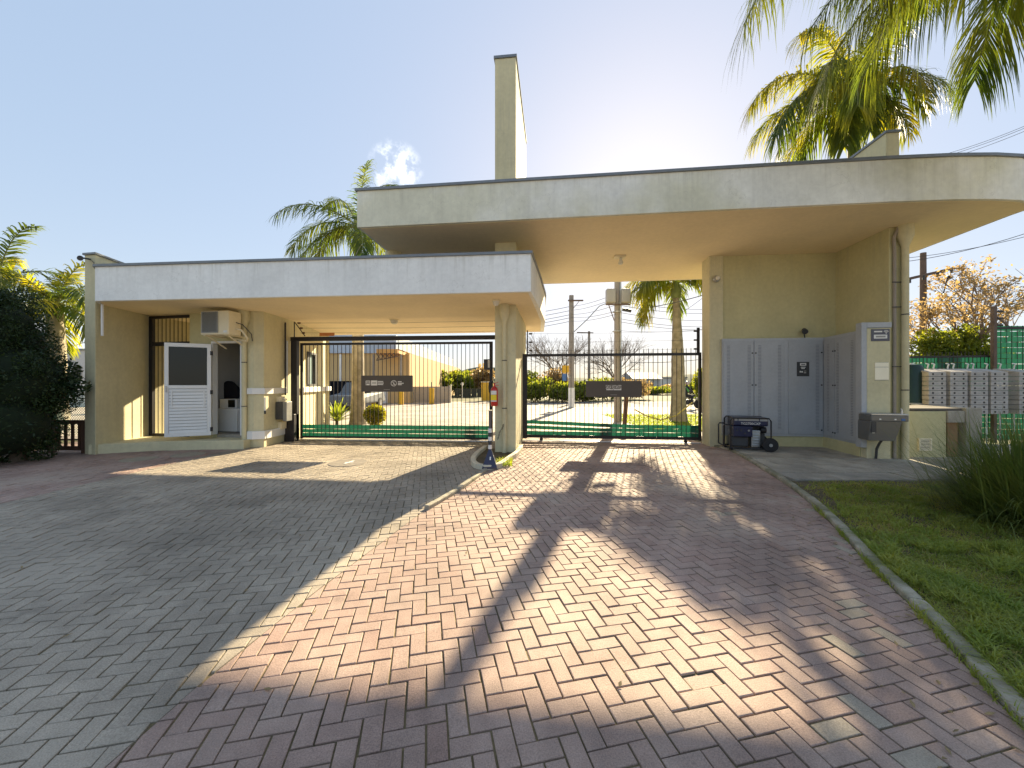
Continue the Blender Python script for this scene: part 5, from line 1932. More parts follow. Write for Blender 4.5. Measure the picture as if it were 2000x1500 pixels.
# brown picket fence and mesh fence at the left
pk = thing("picket_fence", (-10.1, 8.75, 0), "low dark brown picket fence between the conifer and the wing wall", "fence")
P0, P1 = Vector((-11.1, 8.74)), Vector((-9.52, 8.64))
build("post", MB().box((P1.x - 0.06, P1.y, 0.36), (0.13, 0.1, 0.76)), WOOD, pk, bev=0.008)
build("post", MB().box((-10.42, 8.70, 0.36), (0.11, 0.1, 0.74)), WOOD, pk, bev=0.008)
for z in (0.69, 0.10):
    build("rail", MB().beam((*P0, z), (P1.x - 0.1, P1.y + .02, z), 0.05, 0.09), WOOD, pk)
for k in range(9):
    p = P0.lerp(P1 - Vector((0.12, 0)), k / 8.6)
    build("picket", MB().box((p.x, p.y + 0.005, 0.39), (0.055, 0.03, 0.54)), WOOD, pk)
mf_ = thing("mesh_fence", (-11.5, 11.5, 0), "pale green chain-link fence left of the wing wall", "fence")
m_ = MB()
A_, B_ = Vector((-14.5, 11.8)), Vector((-9.75, 11.4))
n = 60
for k in range(n):
    for sg_ in (-1, 1):
        a = A_.lerp(B_, k / n)
        b = A_.lerp(B_, min(1, max(0, k / n + sg_ * 1.35 / (B_ - A_).length)))
        m_.tube([(a.x, a.y, 0.0), (b.x, b.y, 1.35)], 0.006, 3, cap=False)
build("wire_mesh", m_, mat("green_wire", (0.10, 0.18, 0.13), 0.6), mf_)
for k in range(4):
    p = A_.lerp(B_, k / 3)
    build("post", MB().tube([(p.x, p.y, 0), (p.x, p.y, 1.4)], 0.025, 6), GRILL, mf_)

# long-leaved grass clump at the right edge
gcl = thing("grass_clump", (5.45, 4.1, 0), "large clump of long arching dark grass leaves at the right edge of the lawn", "grass clump")
r = random.Random(51)
m_ = MB()
for k in range(4200):
    a = r.uniform(0, 6.283)
    rad = abs(r.gauss(0, 0.24))
    bx_, by_ = 5.72 + math.cos(a) * rad, 4.2 + math.sin(a) * rad
    az = a + r.gauss(0, 0.5)
    el = R(r.uniform(28, 88))
    L_ = r.uniform(0.6, 1.42)
    d = Vector((math.cos(az) * math.cos(el), math.sin(az) * math.cos(el), math.sin(el)))
    p = Vector((bx_, by_, 0.0))
    wv = Vector((-math.sin(az), math.cos(az), 0)) * r.uniform(0.0035, 0.0065)
    vs = []
    sg_ = 7
    cu = r.uniform(0.05, 0.26)
    for s in range(sg_ + 1):
        wk = 1 - (s / sg_) ** 2
        vs += [p - wv * wk, p + wv * wk + Vector((0, 0, 0.0004))]
        d = (d + Vector((0, 0, -cu * (0.3 + s / sg_)))).normalized()
        p = p + d * (L_ / sg_)
        p.z = max(p.z, 0.03)
    m_.add(vs, [[2 * s, 2 * s + 1, 2 * s + 3, 2 * s + 2] for s in range(sg_)])
build("leaves", m_, CLUMP, gcl, recalc=False)

rl = random.Random(77)
m_ = MB()
for k in range(150):
    if rl.random() < 0.6:
        y = rl.uniform(1.2, 6.0)
        x = kerb_x(y) - abs(rl.gauss(0, 0.25))
    else:
        y = rl.uniform(1.6, 9.5)
        x = rl.uniform(-5, kerb_x(y))
    a = rl.uniform(0, 6.28)
    L_, W_ = rl.uniform(0.012, 0.03), rl.uniform(0.004, 0.010)
    dx, dy = math.cos(a), math.sin(a)
    z = 0.006
    m_.add([(x - dx * L_, y - dy * L_, z), (x - dy * W_, y + dx * W_, z + 0.006), (x + dx * L_, y + dy * L_, z + rl.uniform(0, 0.012)), (x + dy * W_, y - dx * W_, z + 0.004)], [[0, 1, 2], [0, 2, 3]])
kind(build("leaf_litter", m_, mat("dry_leaf", (0.26, 0.19, 0.09), 0.8, 0.4, 20), recalc=False), "stuff")

# ------------------------------------------------------------------ letter boxes and green fence at the right
def box_column(px0, px1, Y, n, ztop, label, first=None):
    x0, x1 = at(px0, 0, Y).x, at(px1, 0, Y).x
    t = thing("letterbox_column", ((x0 + x1) / 2, Y, 0), label, "letterboxes", "columns of letterboxes by the green fence")
    wv = x1 - x0
    hb_ = 0.115
    zb = ztop - n * hb_
    for k in range(n):
        cx, cz_ = (x0 + x1) / 2, zb + (k + 0.5) * hb_
        org = (cx, Y, cz_)
        if first is None:
            m_ = MB().prism([(cx - wv / 2, Y), (cx + wv / 2, Y), (cx + wv / 2 - 0.02, Y + 0.42), (cx - wv / 2 - 0.02, Y + 0.42)], cz_ - hb_ / 2 + 0.005, cz_ + hb_ / 2 - 0.004)
            o = build("letterbox", m_, PALEBOX, t, loc=org, bev=0.004)
            ho = None
            for s in (-0.26, 0.26):
                h_ = build("hole", MB().lathe((cx + s * wv, Y - 0.001, cz_), [(0.024, 0), (0.024, 0.004)], 12, MX), BLACK, o)
            sl_ = build("slot", MB().box((cx, Y - 0.003, cz_ - 0.005), (0.05, 0.004, 0.012)), GRILL, o)
            first = o
        else:
            o = share(first, t, org)
            for chd in first.children:
                c2 = chd.copy()
                COL.objects.link(c2)
                c2.parent = o
    cap_ = MB()
    cap_.add([(x0, Y, ztop), (x1, Y, ztop), (x1 - 0.04, Y + 0.45, ztop + 0.09), (x0 - 0.1, Y + 0.45, ztop + 0.09), (x0, Y, ztop - 0.004), (x1, Y, ztop - 0.004), (x1 - 0.04, Y + 0.45, ztop - 0.004), (x0 - 0.1, Y + 0.45, ztop - 0.004)],
             [[0, 1, 2, 3], [7, 6, 5, 4], [0, 4, 5, 1], [1, 5, 6, 2], [2, 6, 7, 3], [3, 7, 4, 0]])
    build("roof", cap_, PALEBOX, t)
    for s in (x0 + 0.02, x1 - 0.02):
        build("stand", MB().tube([(s, Y + 0.4, 0), (s, Y + 0.4, ztop + 0.12), (s - 0.02, Y + 0.36, ztop + 0.2), (s - 0.1, Y + 0.35, ztop + 0.22)], 0.015, 8), WHITE, t, smooth=True)
    return first


YB = 9.35
ZTB = zz(726, YB)
first = None
for (a_, b_), lab in (((1814, 1848), "leftmost column of pale letterboxes behind the low wall"), ((1857, 1889), "second column of pale letterboxes from the low wall's left end"), ((1897, 1929), "third column of letterboxes, just right of the low wall's pier"), ((1937, 1968), "last full column of pale letterboxes before the gap"), ((1992, 2024), "letterbox column cut by the right edge beyond the gap")):
    first = box_column(a_, b_, YB, 9, ZTB, lab, first)
# green woven fence
gf_ = thing("woven_fence", (11.5, 10.4, 0), "low green woven-strip fence behind the letterboxes", "fence")
A_, B_ = Vector((at(1760, 0, 10.6).x, 10.6)), Vector((at(1938, 0, 10.2).x, 10.2))
nb3 = 24
b0 = None
for k in range(nb3 + 1):
    p = A_.lerp(B_, k / nb3)
    if b0 is None:
        b0 = build("bar", MB().tube([(p.x, p.y, 0), (p.x, p.y, 2.42)], 0.009, 5), BLACK, gf_, loc=(p.x, p.y, 0))
    else:
        share(b0, gf_, (p.x, p.y, 0))
for k in range(15):
    weave(gf_, A_, B_, 0.1 + k * 0.145, 0.1 + k * 0.145 + 0.135, nb3 // 2, k % 2, 0.016)
build("rail", MB().beam((*A_, 2.29), (*B_, 2.29), 0.04, 0.05), BLACK, gf_)
gt_ = thing("woven_fence", (14.0, 10.1, 0), "tall green woven-strip fence panel at the right edge", "fence")
A2, B2 = Vector((at(1944, 0, 10.1).x, 10.1)), Vector((17.5, 9.8))
nb4 = 36
b0 = None
for k in range(nb4 + 1):
    p = A2.lerp(B2, k / nb4)
    if b0 is None:
        b0 = build("bar", MB().tube([(p.x, p.y, 0), (p.x, p.y, 3.08)], 0.009, 5), BLACK, gt_, loc=(p.x, p.y, 0))
    else:
        share(b0, gt_, (p.x, p.y, 0))
for k in range(21):
    weave(gt_, A2, B2, 0.08 + k * 0.143, 0.08 + k * 0.143 + 0.133, nb4 // 2, k % 2, 0.016)
build("rail", MB().beam((*A2, 3.02), (*B2, 3.02), 0.04, 0.05), BLACK, gt_)
ep = thing("fence_post", (at(1938, 0, 10.15).x, 10.15, 0), "dark fence post with brace and insulators at the corner of the green fences", "fence post")
px_ = at(1938, 0, 10.15).x
build("post", MB().box((px_, 10.12, 1.8), (0.085, 0.085, 3.6)), POLEW, ep, bev=0.005)
build("brace", MB().beam((px_ + 0.04, 10.12, 3.35), (px_ + 0.42, 10.1, 3.02), 0.03, 0.03), POLEW, ep)
for k in range(3):
    build("insulator", MB().tube([(px_ + 0.06, 10.1, 3.1 + 0.18 * k), (px_ + 0.2, 10.1, 3.1 + 0.18 * k)], 0.028, 8), DARK, ep, smooth=True)
bn = thing("water_barrel", (10.0, 9.95, 0), "tall dark green tank between the niche wall and the letterboxes", "tank")
tx_ = at(1780, 0, 9.7).x
build("body", MB().lathe((tx_, 9.75, 0), [(0.24, 0), (0.26, 0.1), (0.26, 1.95), (0.22, 2.03), (0.02, 2.06)], 20), mat("dark_green_plastic", (0.006, 0.03, 0.025), 0.4), bn, smooth=True)
build("band", MB().lathe((tx_, 9.75, 1.05), [(0.265, 0), (0.265, 0.03)], 20), GRILL, bn, smooth=True)

# ------------------------------------------------------------------ trees, poles and buildings behind
def bush(px, Y, wpx, hpy, label, seed, m=BUSHL, n=1400, s=(0.08, 0.2), group="shrubs along the far roadside", base=790, cat="shrub", ydep=0.7, zlow=0.0):
    r = random.Random(seed)
    x = at(px, 0, Y).x
    W_ = wpx / FPX * Y / 2
    Ht = zz(hpy, Y)
    t = thing("shrub", (x, Y, 0), label, cat, group)
    lobes = []
    for _ in range(7):
        sx = W_ * r.uniform(0.4, 0.7)
        sz = Ht * r.uniform(0.22, 0.36)
        lobes.append((x + r.uniform(-1, 1) * (W_ - sx), Y + r.uniform(-1, 1) * W_ * 0.5 * ydep, r.uniform(sz, Ht - sz), sx, sx * ydep, sz))
    m_ = MB()
    cards(m_, n, blob_fn(lobes, 0.8), s[0], s[1], r)
    build("crown", m_, m, t, recalc=False)
    st = MB()
    for l in lobes[:4]:
        st.tube([(x + r.uniform(-.2, .2) * W_, Y, -0.02), (l[0], l[1], l[2])], [0.05, 0.015], 5)
    build("trunk", st, BARK, t)
    return t


def bare_tree(px, Y, hpy, label, seed, depth=5, lean=0.0, sc=1.0):
    r = random.Random(seed)
    x = at(px, 0, Y).x
    Ht = zz(hpy, Y)
    t = thing("bare_tree", (x, Y, 0), label, "tree", "bare trees across the road")
    tr = MB().tube([(x, Y, -0.05), (x + .1, Y, Ht * 0.18), (x + lean, Y, Ht * 0.34)], [0.3, 0.24, 0.2], 8)
    build("trunk", tr, BARK, t, smooth=True)
    m_ = MB()
    for k in range(8):
        a = k * 0.8 + r.uniform(-.3, .3)
        d = Vector((math.cos(a) * 0.75, math.sin(a) * 0.75, r.uniform(0.5, 1.0))).normalized()
        branch(m_, (x + lean * 0.9, Y, Ht * (0.26 + 0.015 * k)), d, Ht * 0.27 * sc, 0.085, depth, r, 0.40, 3, 0.10)
    build("branches", m_, BARE, t, recalc=False)
    return t


bare_tree(1090, 44, 655, "bare branching tree behind the shrubs, left of the thin far pole", 61, 5)
bare_tree(1200, 46, 662, "bare branching tree standing behind the thick concrete pole", 62, 5)
SHR = ((1020, 38, 90, 722, BUSHL, "leafy shrub at the left end of the far roadside row, beside the tall pillar"),
       (1048, 33, 80, 735, BUSHL, "bright green shrub under the left bare tree"),
       (1078, 37, 90, 716, PINKL, "rusty-leaved bush behind the bright shrub under the left bare tree"),
       (1098, 32.5, 70, 744, BUSHL, "green shrub just left of the dark pole's white foot"),
       (1140, 34, 80, 742, BUSHL, "low green shrub between the dark pole and the sign board"),
       (1178, 37, 90, 730, BUSHL, "green shrub behind the sign board's left half"),
       (1228, 40, 100, 732, PINKL, "rusty bush behind the right half of the sign board"),
       (1278, 56, 90, 752, BUSHL, "distant low shrub in front of the grey far house"),
       (1322, 60, 90, 748, PINKL, "distant rusty bush behind the stout palm's trunk"),
       (1362, 46, 90, 742, BUSHL, "distant green bush behind the motorcycle rider"))
for k, (px, Y, wpx, hpy, m, lab) in enumerate(SHR):
    bush(px, Y, wpx, hpy, lab, 70 + k, m, 1900, (0.10, 0.24))
TRS = ((822, 44, 70, 726, BUSHL, "leftmost leafy tree above the pale yard wall"),
       (858, 46, 60, 722, BUSHL, "second leafy tree above the pale yard wall's right half"),
       (890, 50, 80, 716, BUSHL, "leafy tree behind the dark hoarding's left end"),
       (920, 54, 70, 722, BUSHL, "round leafy tree behind the dark hoarding's middle"),
       (948, 52, 70, 708, PINKL, "rusty-leaved tree behind the yellow kiosk"),
       (975, 50, 50, 735, BUSHL, "leafy tree mostly hidden by the tall pillar"))
for k, (px, Y, wpx, hpy, m, lab) in enumerate(TRS):
    bush(px, Y, wpx, hpy, lab, 90 + k, m, 2000, (0.14, 0.34), group="trees behind the pale low wall", cat="tree")
# hedge column behind right gate pillar
bush(1372, 21, 46, 706, "tall narrow green shrub beside the niche pillar, behind the motorbike", 120, BUSHL, 2600, (0.06, 0.13), group=None)
# clipped shrub and broad-leaf plant behind the left gate
r = random.Random(131)
cs2 = thing("clipped_shrub", (*at(733, 0, 14.2).xy, 0), "rounded clipped golden-green shrub behind the left gate", "shrub")
sx_ = at(733, 0, 14.2).x
m_ = MB()
cards(m_, 4200, blob_fn([(sx_, 14.2, 0.40, 0.40, 0.4, 0.40), (sx_ - 0.08, 14.1, 0.45, 0.32, 0.3, 0.3), (sx_ + .1, 14.2, 0.42, 0.3, 0.32, 0.32)], 0.5), 0.025, 0.055, r)
build("crown", m_, BUSHY, cs2, recalc=False)
build("trunk", MB().tube([(sx_, 14.2, -0.02), (sx_, 14.2, 0.4)], 0.04, 6), BARK, cs2)
ag = thing("broad_leaf_plant", (*at(658, 0, 14.6).xy, 0), "bright broad-leaved rosette plant behind the left gate", "plant")
ax_ = at(658, 0, 14.6).x
lf = None
for k in range(30):
    az = k * 2.4
    el = R(85 - 2.3 * k)
    L_ = r.uniform(0.75, 1.0)
    d = Vector((math.cos(az) * math.cos(el), math.sin(az) * math.cos(el), math.sin(el)))
    p = Vector((ax_, 14.6, 0.12))
    wv = Vector((-math.sin(az), math.cos(az), 0))
    vs = []
    for s in range(6):
        wk = 0.075 * math.sin(math.pi * (0.15 + 0.85 * s / 5)) if s < 5 else 0.004
        up_ = Vector((0, 0, 0.25 * wk))
        vs += [p - wv * wk + up_, p, p + wv * wk + up_]
        d = (d + Vector((0, 0, -0.08))).normalized()
        p = p + d * L_ / 5
    m_ = MB()
    for s in range(5):
        for q in (0, 1):
            m_.add([vs[3 * s + q], vs[3 * s + q + 1], vs[3 * s + 3 + q + 1], vs[3 * s + 3 + q]], [[0, 1, 2, 3]])
    build("leaf", m_, AGAVE, ag, recalc=False)
build("stem", MB().tube([(ax_, 14.6, -0.02), (ax_, 14.6, 0.25)], 0.06, 8), BARK, ag)

# flowering tree at the right
ft = thing("flowering_tree", (*at(1900, 0, 19).xy, 0), "sunlit spreading tree with golden-pink foliage behind the green fence", "tree")
r = random.Random(141)
X0 = at(1880, 0, 19).x
m_ = MB()
m_.tube([(X0, 19, 0), (X0 + 0.1, 19, 1.4), (X0 + 0.3, 19, 2.6)], [0.28, 0.22, 0.18], 8)
build("trunk", m_, BARK, ft, smooth=True)
m_ = MB()
tips = []
for dx_, dz_, L_ in ((-0.55, 0.75, 1.5), (0.25, 0.95, 1.8), (0.9, 0.6, 2.2), (-0.2, 0.9, 1.5), (0.6, 0.85, 2.2), (-0.9, 0.35, 1.5), (1.1, 0.25, 2.0)):
    tips += branch(m_, (X0 + 0.25, 19, 2.3), Vector((dx_, r.uniform(-.5, .5), dz_)).normalized(), L_, 0.10, 4, r, 0.36, 3, 0.10)
build("branches", m_, mat("pale_pink_bark", (0.24, 0.18, 0.14), 0.9, 0.2, 6), ft, recalc=False)
lv, lv2 = MB(), MB()
for tp_ in tips:
    if r.random() < 0.75 and tp_.z > 3.0:
        q = 13 if tp_.x < X0 + 1.6 else 5
        cards(lv, q, lambda rr_: (tp_.x + rr_.gauss(0, .16), tp_.y + rr_.gauss(0, .16), tp_.z + rr_.gauss(0, .14)), 0.05, 0.12, r)
cards(lv2, 9500, blob_fn([(X0 - 1.2, 18.6, 3.0, 1.3, 0.9, 1.15), (X0 + 0.1, 18.4, 2.8, 1.3, 0.9, 0.9), (X0 - 1.9, 18.7, 3.4, 0.8, 0.7, 0.9), (X0 - 0.2, 18.7, 3.7, 1.0, 0.8, 0.8), (X0 + 1.0, 18.7, 2.9, 0.9, 0.8, 0.5)], 0.9), 0.05, 0.13, r)
build("blossom_foliage", lv, PINKL, ft, recalc=False)
build("lower_foliage", lv2, BUSHL, ft, recalc=False)


def pole(px, Y, topy, label, r0, m, group="street poles behind the gates", white=None, x=None):
    X = at(px, 0, Y).x
    t = thing("utility_pole", (X, Y, 0), label, "utility pole", group)
    zt = zz(topy, Y)
    build("shaft", MB().tube([(X, Y, -0.05), (X, Y, zt * 0.5), (X, Y, zt)], [r0, r0 * 0.9, r0 * 0.78], 12), m, t, smooth=True)
    if white:
        build("painted_base", MB().tube([(X, Y, 0), (X, Y, white)], [r0 * 1.04, r0 * 1.03], 12), WHITE, t, smooth=True)
    return t, X, zt


t1, X1, Z1 = pole(1116, 25.5, 577, "dark concrete pole with white-painted foot across the yard", 0.2, POLEC, white=1.3)
build("crossarm", MB().beam((X1 - 0.25, 25.3, Z1 - 0.38), (X1 + 0.75, 25.3, Z1 - 0.38), 0.09, 0.09), POLEW, t1)
build("arm_brace", MB().tube([(X1 + 0.5, 25.3, Z1 - 0.4), (X1 + 0.1, 25.3, Z1 - 0.9)], 0.02, 5), POLEW, t1)
build("lamp_arm", MB().tube([(X1 + 0.1, 25.3, zz(650, 25.5)), (X1 + 1.0, 25.0, zz(625, 25.5)), (X1 + 1.7, 24.8, zz(602, 25.5)), (X1 + 2.3, 24.6, zz(596, 25.5))], 0.035, 6), STEEL, t1, smooth=True)
tb = thing("yellow_plate", (X1 - 0.45, 25.2, 2.7), "yellow notice plate hung on the dark pole with white-painted foot", "sign")
build("plate", MB().box((X1 - 0.42, 25.25, zz(721, 25.5)), (0.42, 0.03, 0.48)), YEL, tb)
build("hanger", MB().box((X1 - 0.2, 25.3, zz(721, 25.5)), (0.3, 0.03, 0.03)), STEEL, tb)
tb2 = thing("blue_plate", (X1 - 0.5, 25.2, 2.0), "blue notice plate hung below the yellow one", "sign")
build("plate", MB().box((X1 - 0.48, 25.25, zz(737, 25.5)), (0.34, 0.03, 0.46)), mat("blue_sign", (0.08, 0.18, 0.42), 0.5), tb2)
build("hanger", MB().box((X1 - 0.22, 25.3, zz(737, 25.5)), (0.3, 0.03, 0.03)), STEEL, tb2)
t2, X2, Z2 = pole(1150.5, 40, 647, "thin far pole with a T-shaped crossarm between the bare trees", 0.16, POLEC)
build("crossarm", MB().beam((X2 - 1.3, 39.8, Z2 - 0.15), (X2 + 0.4, 39.8, Z2 - 0.2), 0.1, 0.1), POLEW, t2)
t3, X3, Z3 = pole(1205, 15.8, 492, "thick pale concrete pole with lamp boxes close behind the right gate", 0.13, POLEC)
build("cable_conduit", MB().tube([(X3 + 0.145, 15.72, 0), (X3 + 0.125, 15.74, Z3 - 0.9)], 0.04, 8), STEEL, t3, smooth=True)
for z in (2.7, 3.7, 4.5):
    build("band", MB().lathe((X3, 15.8, z), [(0.19, 0), (0.19, 0.03)], 12), STEEL, t3)
bxz = zz(580, 15.8)
for s in (-1, 1):
    build("lamp_box", MB().box((X3 + s * 0.30, 15.65, bxz), (0.38, 0.3, 0.58)), mat("aged_grey_metal", (0.36, 0.34, 0.31), 0.5, 0.1, 5), t3, bev=0.06, segs=3)
build("bracket", MB().beam((X3 - 0.5, 15.65, bxz - 0.34), (X3 + 0.5, 15.65, bxz - 0.34), 0.06, 0.05), POLEW, t3)
build("stay", MB().tube([(X3 - 0.4, 15.6, bxz - 0.34), (X3 - 0.15, 15.65, bxz - 1.0)], 0.02, 6), POLEW, t3)
build("insulator_rack", MB().tube([(X3 + 0.16, 15.6, zz(605, 15.7)), (X3 + 0.5, 15.5, zz(609, 15.7))], 0.07, 8), DARK, t3)
build("transformer", MB().lathe((X3 - 0.32, 15.6, Z3 - 0.55), [(0.12, 0), (0.13, 0.05), (0.13, 0.4), (0.06, 0.47)], 14), mat("aged_grey_metal", (0.36, 0.34, 0.31), 0.5, 0.1, 5), t3, smooth=True)
t4, X4, Z4 = pole(1803, 21, 494, "leaning wooden utility pole with crossarm above the flowering tree", 0.17, POLEW)
build("crossarm", MB().beam((X4 - 1.5, 20.7, zz(551, 21)), (X4 + 1.35, 20.7, zz(527, 21)), 0.12, 0.14), POLEW, t4)
for k in range(4):
    xx = X4 - 1.1 + 0.75 * k
    build("insulator", MB().tube([(xx, 20.65, zz(548, 21) + 0.18 * k), (xx, 20.65, zz(556, 21) + 0.18 * k)], 0.06, 8), DARK, t4, smooth=True)
build("lamp", MB().tube([(X4 + 0.35, 20.6, zz(620, 21)), (X4 + 0.6, 20.4, zz(555, 21)), (X4 + 0.7, 20.3, zz(547, 21))], [0.03, 0.03, 0.12], 6), DARK, t4)
st_ = thing("wooden_stake", (*at(1222, 0, 13.6).xy, 0), "dark leaning wooden stake behind the right gate sign", "stake")
xs = at(1221, 0, 13.6).x
build("stake", MB().beam((xs - 0.03, 13.6, -0.02), (xs + 0.06, 13.6, 1.35), 0.13, 0.1), WOOD, st_)
build("stake_cap", MB().box((xs + 0.06, 13.6, 1.36), (0.12, 0.14, 0.03)), WOOD, st_)


def wire(a, b, sag, rad, label, grp):
    a, b = Vector(a), Vector(b)
    pts = []
    for k in range(13):
        t = k / 12
        p = a.lerp(b, t)
        p.z -= sag * 4 * t * (1 - t)
        pts.append(p)
    mid = a.lerp(b, 0.5)
    return tag(build("overhead_wire", MB().tube(pts, rad, 5), DARK, loc=tuple(mid)), label, "wire", grp)


LW = "thin overhead wire crossing the sky beyond the right gate"
GW = "overhead wires beyond the right gate"
for (y1, y2, z) in ((612, 566, 0.012), (620, 574, 0.012), (628, 588, 0.014), (634, 600, 0.014), (641, 606, 0.012)):
    wire(at(960, y1 + 6, 30), at(1116, y1 - 14, 25.4), 0.15, 0.016, LW, GW)
    wire(at(1116, y1 - 14, 25.4), at(1202, y2 + 8, 15.7), 0.1, 0.011, LW, GW)
    wire(at(1208, y2 + 22, 15.7), at(1395, y2 + 38, 20), 0.12, 0.010, LW, GW)
wire(at(1270, 600, 14), at(1400, 568, 12), 0.05, 0.014, LW, GW)
wire(at(1330, 612, 16), at(1400, 560, 14), 0.03, 0.008, LW, GW)
wire(at(1200, 645, 40), at(1400, 640, 40), 0.3, 0.02, LW, GW)
wire(at(1230, 708, 40), at(1400, 698, 40), 0.2, 0.03, LW, GW)
LW2, GW2 = "thin overhead wire running past the wooden pole at the right", "overhead wires by the wooden pole"
for yy in (585, 592, 600, 607, 614, 622):
    wire(at(1755, yy + 4, 20), at(1806, yy - 2, 20.6), 0.05, 0.012, LW2, GW2)
    wire(at(1806, yy - 2, 20.6), at(2060, yy - 30, 26), 0.2, 0.014, LW2, GW2)
wire(at(1760, 512, 19), at(2050, 440, 16), 0.2, 0.014, LW2, GW2)
wire(at(1760, 505, 19), at(2050, 450, 16), 0.15, 0.012, LW2, GW2)
for yy in (300, 304, 310):
    wire(at(1850, yy, 20), at(2050, yy - 75, 16), 0.1, 0.010, LW2, GW2)
wire(at(100, 690, 24), at(300, 620, 24), 0.05, 0.018, "dark overhead wire left of the wing wall", "overhead wires left of the wing wall")

# far house left
hl = thing("far_house", (*at(80, 0, 26).xy, 0), "plain pale grey building far behind the left palms", "house")
xa, xb = at(-60, 0, 26).x, at(172, 0, 26).x
build("wall", MB().prism([(xa, 26), (xb, 26), (xb, 34), (xa, 34)], 0, zz(684, 26)), mat("pale_grey_render", (0.55, 0.55, 0.54), 0.8, 0.08, 0.6), hl)
build("parapet", MB().prism([(xa - .1, 25.9), (xb + .1, 25.9), (xb + .1, 34.1), (xa - .1, 34.1)], zz(684, 26), zz(681, 26)), CAP, hl)
for px in (125, 150):
    wn_ = build("window", MB().box((at(px, 0, 25.95).x, 25.98, zz(728, 26)), (0.6, 0.08, 0.9)), GRILL, hl)
    build("pane", MB().box((at(px, 0, 25.93).x, 25.93, zz(728, 26)), (0.5, 0.03, 0.8)), GLASS, wn_)

# warehouse with dock canopy
wh = thing("warehouse", (*at(720, 0, 33).xy, 0), "orange-walled warehouse with pale blue metal band and truss dock canopy", "warehouse")
YW = 31.0
xa, xb = at(560, 0, YW).x, at(800, 0, YW).x
build("wall", MB().prism([(xa, YW), (xb, YW), (xb, YW + 30), (xa, YW + 30)], 0, zz(690, YW)), ORANGE, wh)
build("blue_band", MB().prism([(xa - .2, YW - 0.2), (at(775, 0, YW).x, YW - 0.2), (at(775, 0, YW).x, YW + 30), (xa - .2, YW + 30)], zz(690, YW), zz(655, YW)), BLUEB, wh)
build("white_door", MB().prism([(at(737, 0, YW).x, YW - 0.06), (at(757, 0, YW).x, YW - 0.06), (at(757, 0, YW).x, YW - .005), (at(737, 0, YW).x, YW - .005)], 0, 1.9), WHITE, wh)
y1, y2 = 28.5, 62.0
c1, c2, c3, c4 = at(735, 0, y1), at(777, 0, y1), at(880, 0, y2), at(800, 0, y2)
zc = 3.85
build("dock_canopy", MB().prism([(c1.x, y1), (c2.x, y1), (c3.x, y2), (c4.x, y2)], zc, zc + 0.30), mat("orange_beam", (0.62, 0.33, 0.10), 0.7), wh)
cn = MB()
d_ = Vector((c3.x - c2.x, y2 - y1)).normalized()
nr = Vector((d_.y, -d_.x)) * 0.06
cn.prism([(c2.x, y1), tuple(Vector((c2.x, y1)) + nr), tuple(Vector((c3.x, y2)) + nr), (c3.x, y2)], zc + 0.3, zc + 1.0)
build("canopy_upstand", cn, mat("pale_translucent_panel", (0.55, 0.60, 0.58), 0.4), wh)
for k in range(7):
    t = k / 6
    a = Vector((c1.x, y1)).lerp(Vector((c4.x, y2)), t)
    b = Vector((c2.x, y1)).lerp(Vector((c3.x, y2)), t)
    m_ = MB().beam((*a, zc - 0.55), (*b, zc - 0.25), 0.06, 0.06)
    for q in range(5):
        p0_, p1_ = a.lerp(b, q / 5), a.lerp(b, (q + 1) / 5)
        m_.tube([(*p0_, zc - 0.02), (*p1_, zc - 0.55 + 0.3 * (q + 1) / 5)], 0.03, 4)
        m_.tube([(*p0_, zc - 0.55 + 0.3 * q / 5), (*p1_, zc - 0.02)], 0.03, 4)
    build("truss", m_, mat("brown_steel", (0.14, 0.09, 0.06), 0.6), wh)
for px, Y, lab in ((665, 28, "white post with fat yellow foot, left of the palm trunk"), (730, 29, "post with yellow foot under the sign board's left half"), (783, 29, "post with yellow foot under the sign board's right end"), (843, 30, "short yellow-footed post before the pale yard wall")):
    x_ = at(px, 0, Y).x
    t = thing("canopy_post", (x_, Y, 0), lab, "post", "yellow-footed posts by the warehouse")
    build("post", MB().tube([(x_, Y, 0), (x_, Y, zz(692, Y) if px < 843 else 1.7)], 0.09 if px < 843 else 0.05, 8), WHITE if px == 665 else POLEC, t)
    build("yellow_foot", MB().tube([(x_, Y, 0), (x_, Y, 1.25)], 0.2, 10), YEL, t, smooth=True)
lw2 = thing("yard_wall", (*at(840, 0, 32).xy, 0), "pale beige yard wall right of the warehouse", "wall")
build("panel", MB().prism([at(801, 0, 32).xy, at(878, 0, 32).xy, (at(878, 0, 32).x, 32.2), (at(801, 0, 32).x, 32.2)], 0, zz(755, 32)), mat("beige_wall", (0.42, 0.36, 0.28), 0.85, 0.12, 1), lw2)
build("end_post", MB().box((at(878, 0, 32).x, 32.05, 0.7), (0.25, 0.3, 1.45)), mat("beige_wall", (0.42, 0.36, 0.28)), lw2)
kb = thing("kiosk", (*at(952, 0, 36).xy, 0), "small yellow-orange kiosk beside the fire extinguisher's pillar", "kiosk")
build("cabin", MB().box((at(952, 0, 36).x, 36.3, 0.85), (1.1, 1.0, 1.7)), YEL, kb, bev=0.03)
build("roof", MB().box((at(952, 0, 36).x, 36.3, 1.74), (1.2, 1.1, 0.08)), CREAM, kb)
tag(build("round_sign", MB().tube([(at(903, 0, 38).x, 38, 0), (at(903, 0, 38).x, 38, 1.5)], 0.03, 6).lathe((at(903, 0, 38).x, 37.95, 1.55), [(0.16, 0), (0.16, 0.02)], 12, MX), WHITE, loc=(at(903, 0, 38).x, 38, 0)), "small white disc sign on a thin pole far beyond the left gate", "sign")
dkf = thing("dark_hoarding", (*at(915, 0, 46).xy, 0), "low dark green hoarding in front of the far trees", "fence")
